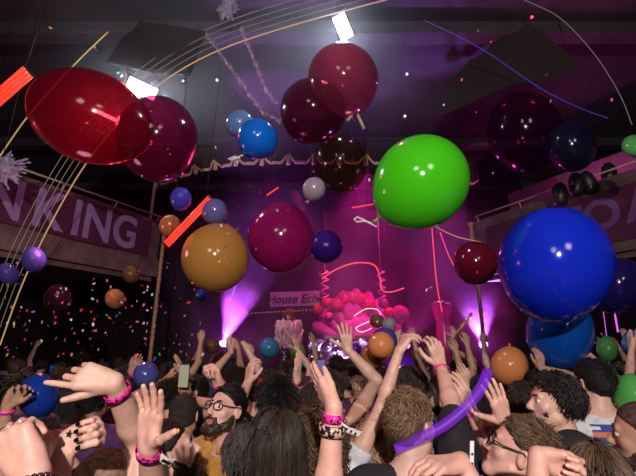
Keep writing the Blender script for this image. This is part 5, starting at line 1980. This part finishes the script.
# ------------------------------------------------------------------ the performer on the stage
p = person('performer on stage in pale fringed jacket and polka dot trousers, long reddish hair', (289, 315, 9.3), yaw=180, gz=1.2, hair=('longcurly', 'ginger'), shirt=None, skin='fair', seed=50, female=True, vox=.012, handvox=.008,
           arms={'L': dict(w=(298, 340, 9.1), f=(293, 346, 9.05), n=(0, 0, -1), pose='grip', pole=(1, 0, -1)), 'R': dict(w=(281, 340, 9.1), f=(286, 346, 9.05), n=(0, 0, -1), pose='grip', pole=(-1, 0, -1))},
           group=None)
# clothes of the performer, and her place on the stage
r_ = p['root']
for ch in list(r_.children):
    if ch.name.startswith('trousers'):
        m = bpy.data.materials.new('polka_dots')
        m.use_nodes = True
        nt = m.node_tree
        vo = nt.nodes.new('ShaderNodeTexVoronoi')
        vo.inputs['Scale'].default_value = 12
        tc = nt.nodes.new('ShaderNodeTexCoord')
        nt.links.new(tc.outputs['Object'], vo.inputs['Vector'])
        mt = nt.nodes.new('ShaderNodeMath')
        mt.operation = 'LESS_THAN'
        mt.inputs[1].default_value = .3
        nt.links.new(vo.outputs['Distance'], mt.inputs[0])
        mx = nt.nodes.new('ShaderNodeMix')
        mx.data_type = 'RGBA'
        mx.inputs[6].default_value = (.01, .008, .012, 1)
        mx.inputs[7].default_value = (.7, .45, .5, 1)
        nt.links.new(mt.outputs[0], mx.inputs[0])
        nt.links.new(mx.outputs[2], nt.nodes['Principled BSDF'].inputs['Base Color'])
        ch.data.materials.clear()
        ch.data.materials.append(m)
n = 900
base = p['base']
th = rng.uniform(0, 2 * math.pi, n)
zz = rng.uniform(1.02, 1.5, n)
rx = .24 + .14 * (1.5 - zz) / .5 + np.where(zz > 1.35, .08, 0)
P0 = np.array([p['B'](a * math.cos(t), .16 * math.sin(t), z) - base for a, t, z in zip(rx, th, zz)])
seg = 6
pts = np.zeros((n, seg, 3))
q = P0.copy()
d = np.stack([np.cos(th) * .6, -np.sin(th) * .6, np.full(n, -.2)], 1)
for k in range(seg):
    pts[:, k] = q
    d = d + A(0, 0, -.5) + rng.normal(size=(n, 3)) * .2
    d /= np.linalg.norm(d, axis=1, keepdims=True)
    q = q + d * .055
V, Q = tubes(pts, np.tile(np.linspace(.016, .006, seg)[None], (n, 1)))
link_mesh('fringe_jacket', np_mesh('fringe_jacket', V, Q, shade=np.repeat(rng.uniform(.5, 1.3, n), seg * 4)), mat('fringe_pale', (.62, .42, .45), rough=.5, shade=True), r_)

# ================================================================== the deep crowd
protos = []
pal = [('wine', wine), ('black', blk), ('plum', plum), ('grey', gry), ('navy', navy), ('denim', denim)]
specs = [
    ('both arms up', ('short', 'dark'), 'fair', {'L': dict(w=(-.32, .12, 2.0), f=(-.1, .1, 1), n=(0, 1, 0), pose='open', px=False), 'R': dict(w=(.3, .1, 2.03), f=(.1, .1, 1), n=(0, 1, 0), pose='open', px=False)}, False),
    ('right arm up', ('short', 'black'), 'tan', {'R': dict(w=(.25, .15, 2.0), f=(0, .2, 1), n=(-.3, 1, 0), pose='relaxed', px=False)}, False),
    ('left arm up', ('wavy', 'dark'), 'fair', {'L': dict(w=(-.25, .15, 2.0), f=(.1, .2, 1), n=(.3, 1, 0), pose='relaxed', px=False)}, False),
    ('arms down', ('long', 'dark'), 'fair', {}, True),
    ('arms down', ('short', 'brown'), 'tan', {}, False),
    ('right fist up', ('buzz', 'stubble'), 'brown', {'R': dict(w=(.3, .2, 1.9), f=(-.1, .2, 1), n=(-.3, 1, 0), pose='fist', px=False)}, False),
    ('pointing up', ('bun', 'black'), 'tan', {'L': dict(w=(-.2, .25, 1.95), f=(.1, .5, 1), n=(.3, 1, -.4), pose='point', px=False)}, True),
    ('clapping overhead', ('long', 'brown'), 'fair', {'L': dict(w=(-.05, .2, 1.98), f=(.1, .1, 1), n=(1, 0, 0), pose='flat', px=False), 'R': dict(w=(.05, .2, 1.98), f=(-.1, .1, 1), n=(-1, 0, 0), pose='flat', px=False)}, True),
    ('arms down', ('curly', 'dark'), 'brown', {}, False),
    ('one hand up', ('short', 'dark'), 'pink', {'R': dict(w=(.12, .3, 1.9), f=(-.2, .4, 1), n=(-.5, .8, 0), pose='open', px=False)}, False),
]
hd = {'dark': 'dark', 'black': 'black', 'brown': 'brown', 'stubble': 'shaved'}
ln_ = {'short': 'short', 'wavy': 'wavy', 'long': 'long', 'buzz': '', 'bun': 'tied-back', 'curly': 'curly'}
for i, (act, hair, skin, arms, fem) in enumerate(specs):
    arms = {k: dict(v, pole=(-.8 if k == 'L' else .8, -.1, -.5)) for k, v in arms.items()}
    pr = person('x', (0, 5.0 + .0 * i, 1.635), px=False, hair=hair, skin=skin, shirt=blk, arms=arms, female=fem, vox=.011, hvox=.008, handvox=.006, detail=.22, seed=60 + i, sleeve=.5, brow=False)
    protos.append((pr['root'], act, hair, fem))
pos = []
taken = [(o.location.x, o.location.y) for o in COL.objects if o.parent is None and o.type == 'EMPTY' and o.get('category') == 'person' and o.name not in [q[0].name for q in protos]]
marks = [(5, 'at the left edge'), (39, 'behind dark blue balloon'), (70, 'right of dark blue balloon'), (95, 'behind the outstretched hand'), (120, 'left of slate blue balloon'),
         (146, 'behind slate blue balloon'), (172, 'behind the clapping hands'), (195, 'behind the laughing man'), (215, 'below small brown balloon'), (240, 'behind the crooked arms'), (269, 'below steel blue balloon'),
         (298, 'below olive green balloon'), (322, 'behind the violet phone'), (347, 'behind pink open hand'), (378, 'below centre orange balloon'), (400, 'behind the purple balloon'), (425, 'between the raised forearms'),
         (452, 'by the golden baton'), (480, 'below right violet lamp'), (509, 'below right orange balloon'), (540, 'below deeper blue balloon'), (570, 'right below deeper blue balloon'),
         (607, 'below dark green balloon'), (634, 'at the right edge')]
rows = [3.3, 3.85, 4.4, 5.0, 5.6, 6.3, 7.0, 7.8]
rown = ['row one', 'row two', 'row three', 'row four', 'row five', 'row six', 'row seven', 'last row']
used = {}
k = 0
first = set()
r2 = np.random.default_rng(3)
for ri, y in enumerate(rows):
    half = y * .86 + .3
    n = int(2 * half / (.52 + .02 * ri))
    for j in range(n):
        x = -half + (j + .5) * 2 * half / n + r2.uniform(-.08, .08)
        yy = y + r2.uniform(-.12, .12)
        if any((x - a) ** 2 + (yy - b) ** 2 < .40 ** 2 for a, b in taken):
            continue
        if abs(x) > 3.0 and any(abs(x - sx) < .3 and abs(yy - 7.4) < .35 for sx in (-3.17, 3.17)):
            continue
        taken.append((x, yy))
        # left, right are dimmer: fewer raised arms there
        w_ = np.array([.6, .9, .9, 2.2, 2.6, .8, .6, .5, 2.0, .9])
        pxe = 318 + 380 * x / (yy * .95)
        if pxe < 262:
            w_ = w_ * np.array([.02, .12, .1, 2, 2, .08, .12, .01, 2, .12])
        pi = int(r2.choice(len(specs), p=w_ / w_.sum()))
        src, act, hair, fem = protos[pi]
        if pi in first:
            nr = src.copy()
            COL.objects.link(nr)
            for ch in src.children:
                c2 = ch.copy()
                COL.objects.link(c2)
                c2.parent = nr
        else:
            nr = src
            first.add(pi)
        nr.location = (x, yy, 0)
        nr.rotation_euler = (0, 0, R(r2.uniform(-22, 22)) + .25 * math.atan2(x, 9))
        sc = r2.uniform(.96, 1.045) * (1.0 if not fem else .965)
        nr.scale = (sc, sc, sc)
        cn, cm = pal[int(r2.integers(len(pal)))]
        for ch in nr.children:
            if ch.name.startswith('shirt'):
                ch.material_slots[0].link = 'OBJECT'
                ch.material_slots[0].material = cm
        dz = yy * math.cos(PITCH) - .3 * math.sin(PITCH)
        px = 318 + 380 * x / dz
        mk = min(marks, key=lambda q: abs(q[0] - px))[1]
        hdesc = ('shaven-headed person' if hair[0] == 'buzz' else '%s %s-haired person' % (hd[hair[1]], ln_[hair[0]]))
        base_l = '%s, %s top, %s, %s, %s' % (hdesc, cn, act, rown[ri], mk)
        lab = base_l
        q = 0
        while lab in used:
            q += 1
            lab = base_l + ', ' + ['another', 'third'][q - 1]
        used[lab] = 1
        wds = lab.split()
        if len(wds) > 16:
            lab = lab.replace('-haired person', '-haired').replace(' person', '')
            wds = lab.split()
        if len(wds) > 16:
            lab = ' '.join(w for w in wds if w not in ('full', 'the'))
            wds = lab.split()
        nr['label'] = lab
        nr['category'] = 'person'
        nr['group'] = 'crowd deep in the hall'
        k += 1
for i, (src, act, hair, fem) in enumerate(protos):
    if i not in first:
        for ch in list(src.children):
            bpy.data.objects.remove(ch)
        bpy.data.objects.remove(src)
print('deep crowd', k, 'longest label', max(len(o.get('label','').split()) for o in COL.objects))

# ------------------------------------------------------------------ crumpled tissue
m_tis = mat('tissue', (.28, .24, .36), rough=.8, noise=.5, nscale=30)
for (px, py, d, r, lab) in ((228, 8, 5.0, A(.13, .12, .2), 'crumpled lilac tissue decoration hanging at the top edge above the garlands'),
                            (0, 168, 4.6, A(.3, .16, .24), 'crumpled lilac tissue clump hanging at the left edge above the purple banner')):
    c = P(px, py, d)
    t = empty('tissue_decoration', c, lab, 'decoration')
    D = Sdf()
    D.ell(A(0, 0, 0), r * .6)
    for k in range(46):
        u = nrm(rng.normal(size=3))
        D.cone(u * r * .5, u * r * rng.uniform(.9, 1.35), .03, .006, .01)
    V, Q = D.mesh(.013, wob(.008, 60))
    link_mesh('tissue', np_mesh('tissue', V, Q, smooth=False), m_tis, t)
    MB().tube([A(0, 0, .1), A(0, 0, ZC - c[2])], .004, 5).build('hanging_wire', m_black, t)

# ------------------------------------------------------------------ pieces of parts go one level deeper
SUBS = {'wristband_tail': 'wristband', 'tail_marks': 'wristband', 'glasses_temple': 'glasses_frame', 'glasses_lens': 'glasses_frame', 'shirt_buttons': 'shirt', 'collar': 'shirt',
        'neck_trim': 'shirt', 'arm_trim': 'shirt', 'jersey_number': 'shirt', 'jersey_lettering': 'shirt', 'print_sky': 'shirt', 'print_stripe': 'shirt', 'print_mountains': 'shirt', 'print_ground': 'shirt',
        'print_lettering': 'shirt', 'string': 'knot', 'ribbon': 'knot', 'lens': 'housing', 'screen': 'body', 'camera_bump': 'body', 'tassel': 'swag_cloth', 'fringe': 'swag_cloth', 'lettering': 'board', 'metal_edge': 'case_body'}
stem_ = lambda o: o.name.split('.')[0]
for root in [o for o in COL.objects if o.parent is None and o.type == 'EMPTY' and o.get('group') != 'crowd deep in the hall']:
    kids = list(root.children)
    for ch in kids:
        want = SUBS.get(stem_(ch))
        if want:
            hs_ = [o for o in kids if stem_(o) == want and (o.get('label') or '') != 'brown beaded bracelet']
            if hs_:
                keep = ch.matrix_local.copy()
                ch.parent = hs_[-1]
                ch.matrix_parent_inverse = Matrix.Identity(4)
                ch.matrix_local = keep

for o in COL.objects:
    if o.parent is None and len((o.get('label') or '').split()) > 16:
        print('LONG', o['label'])
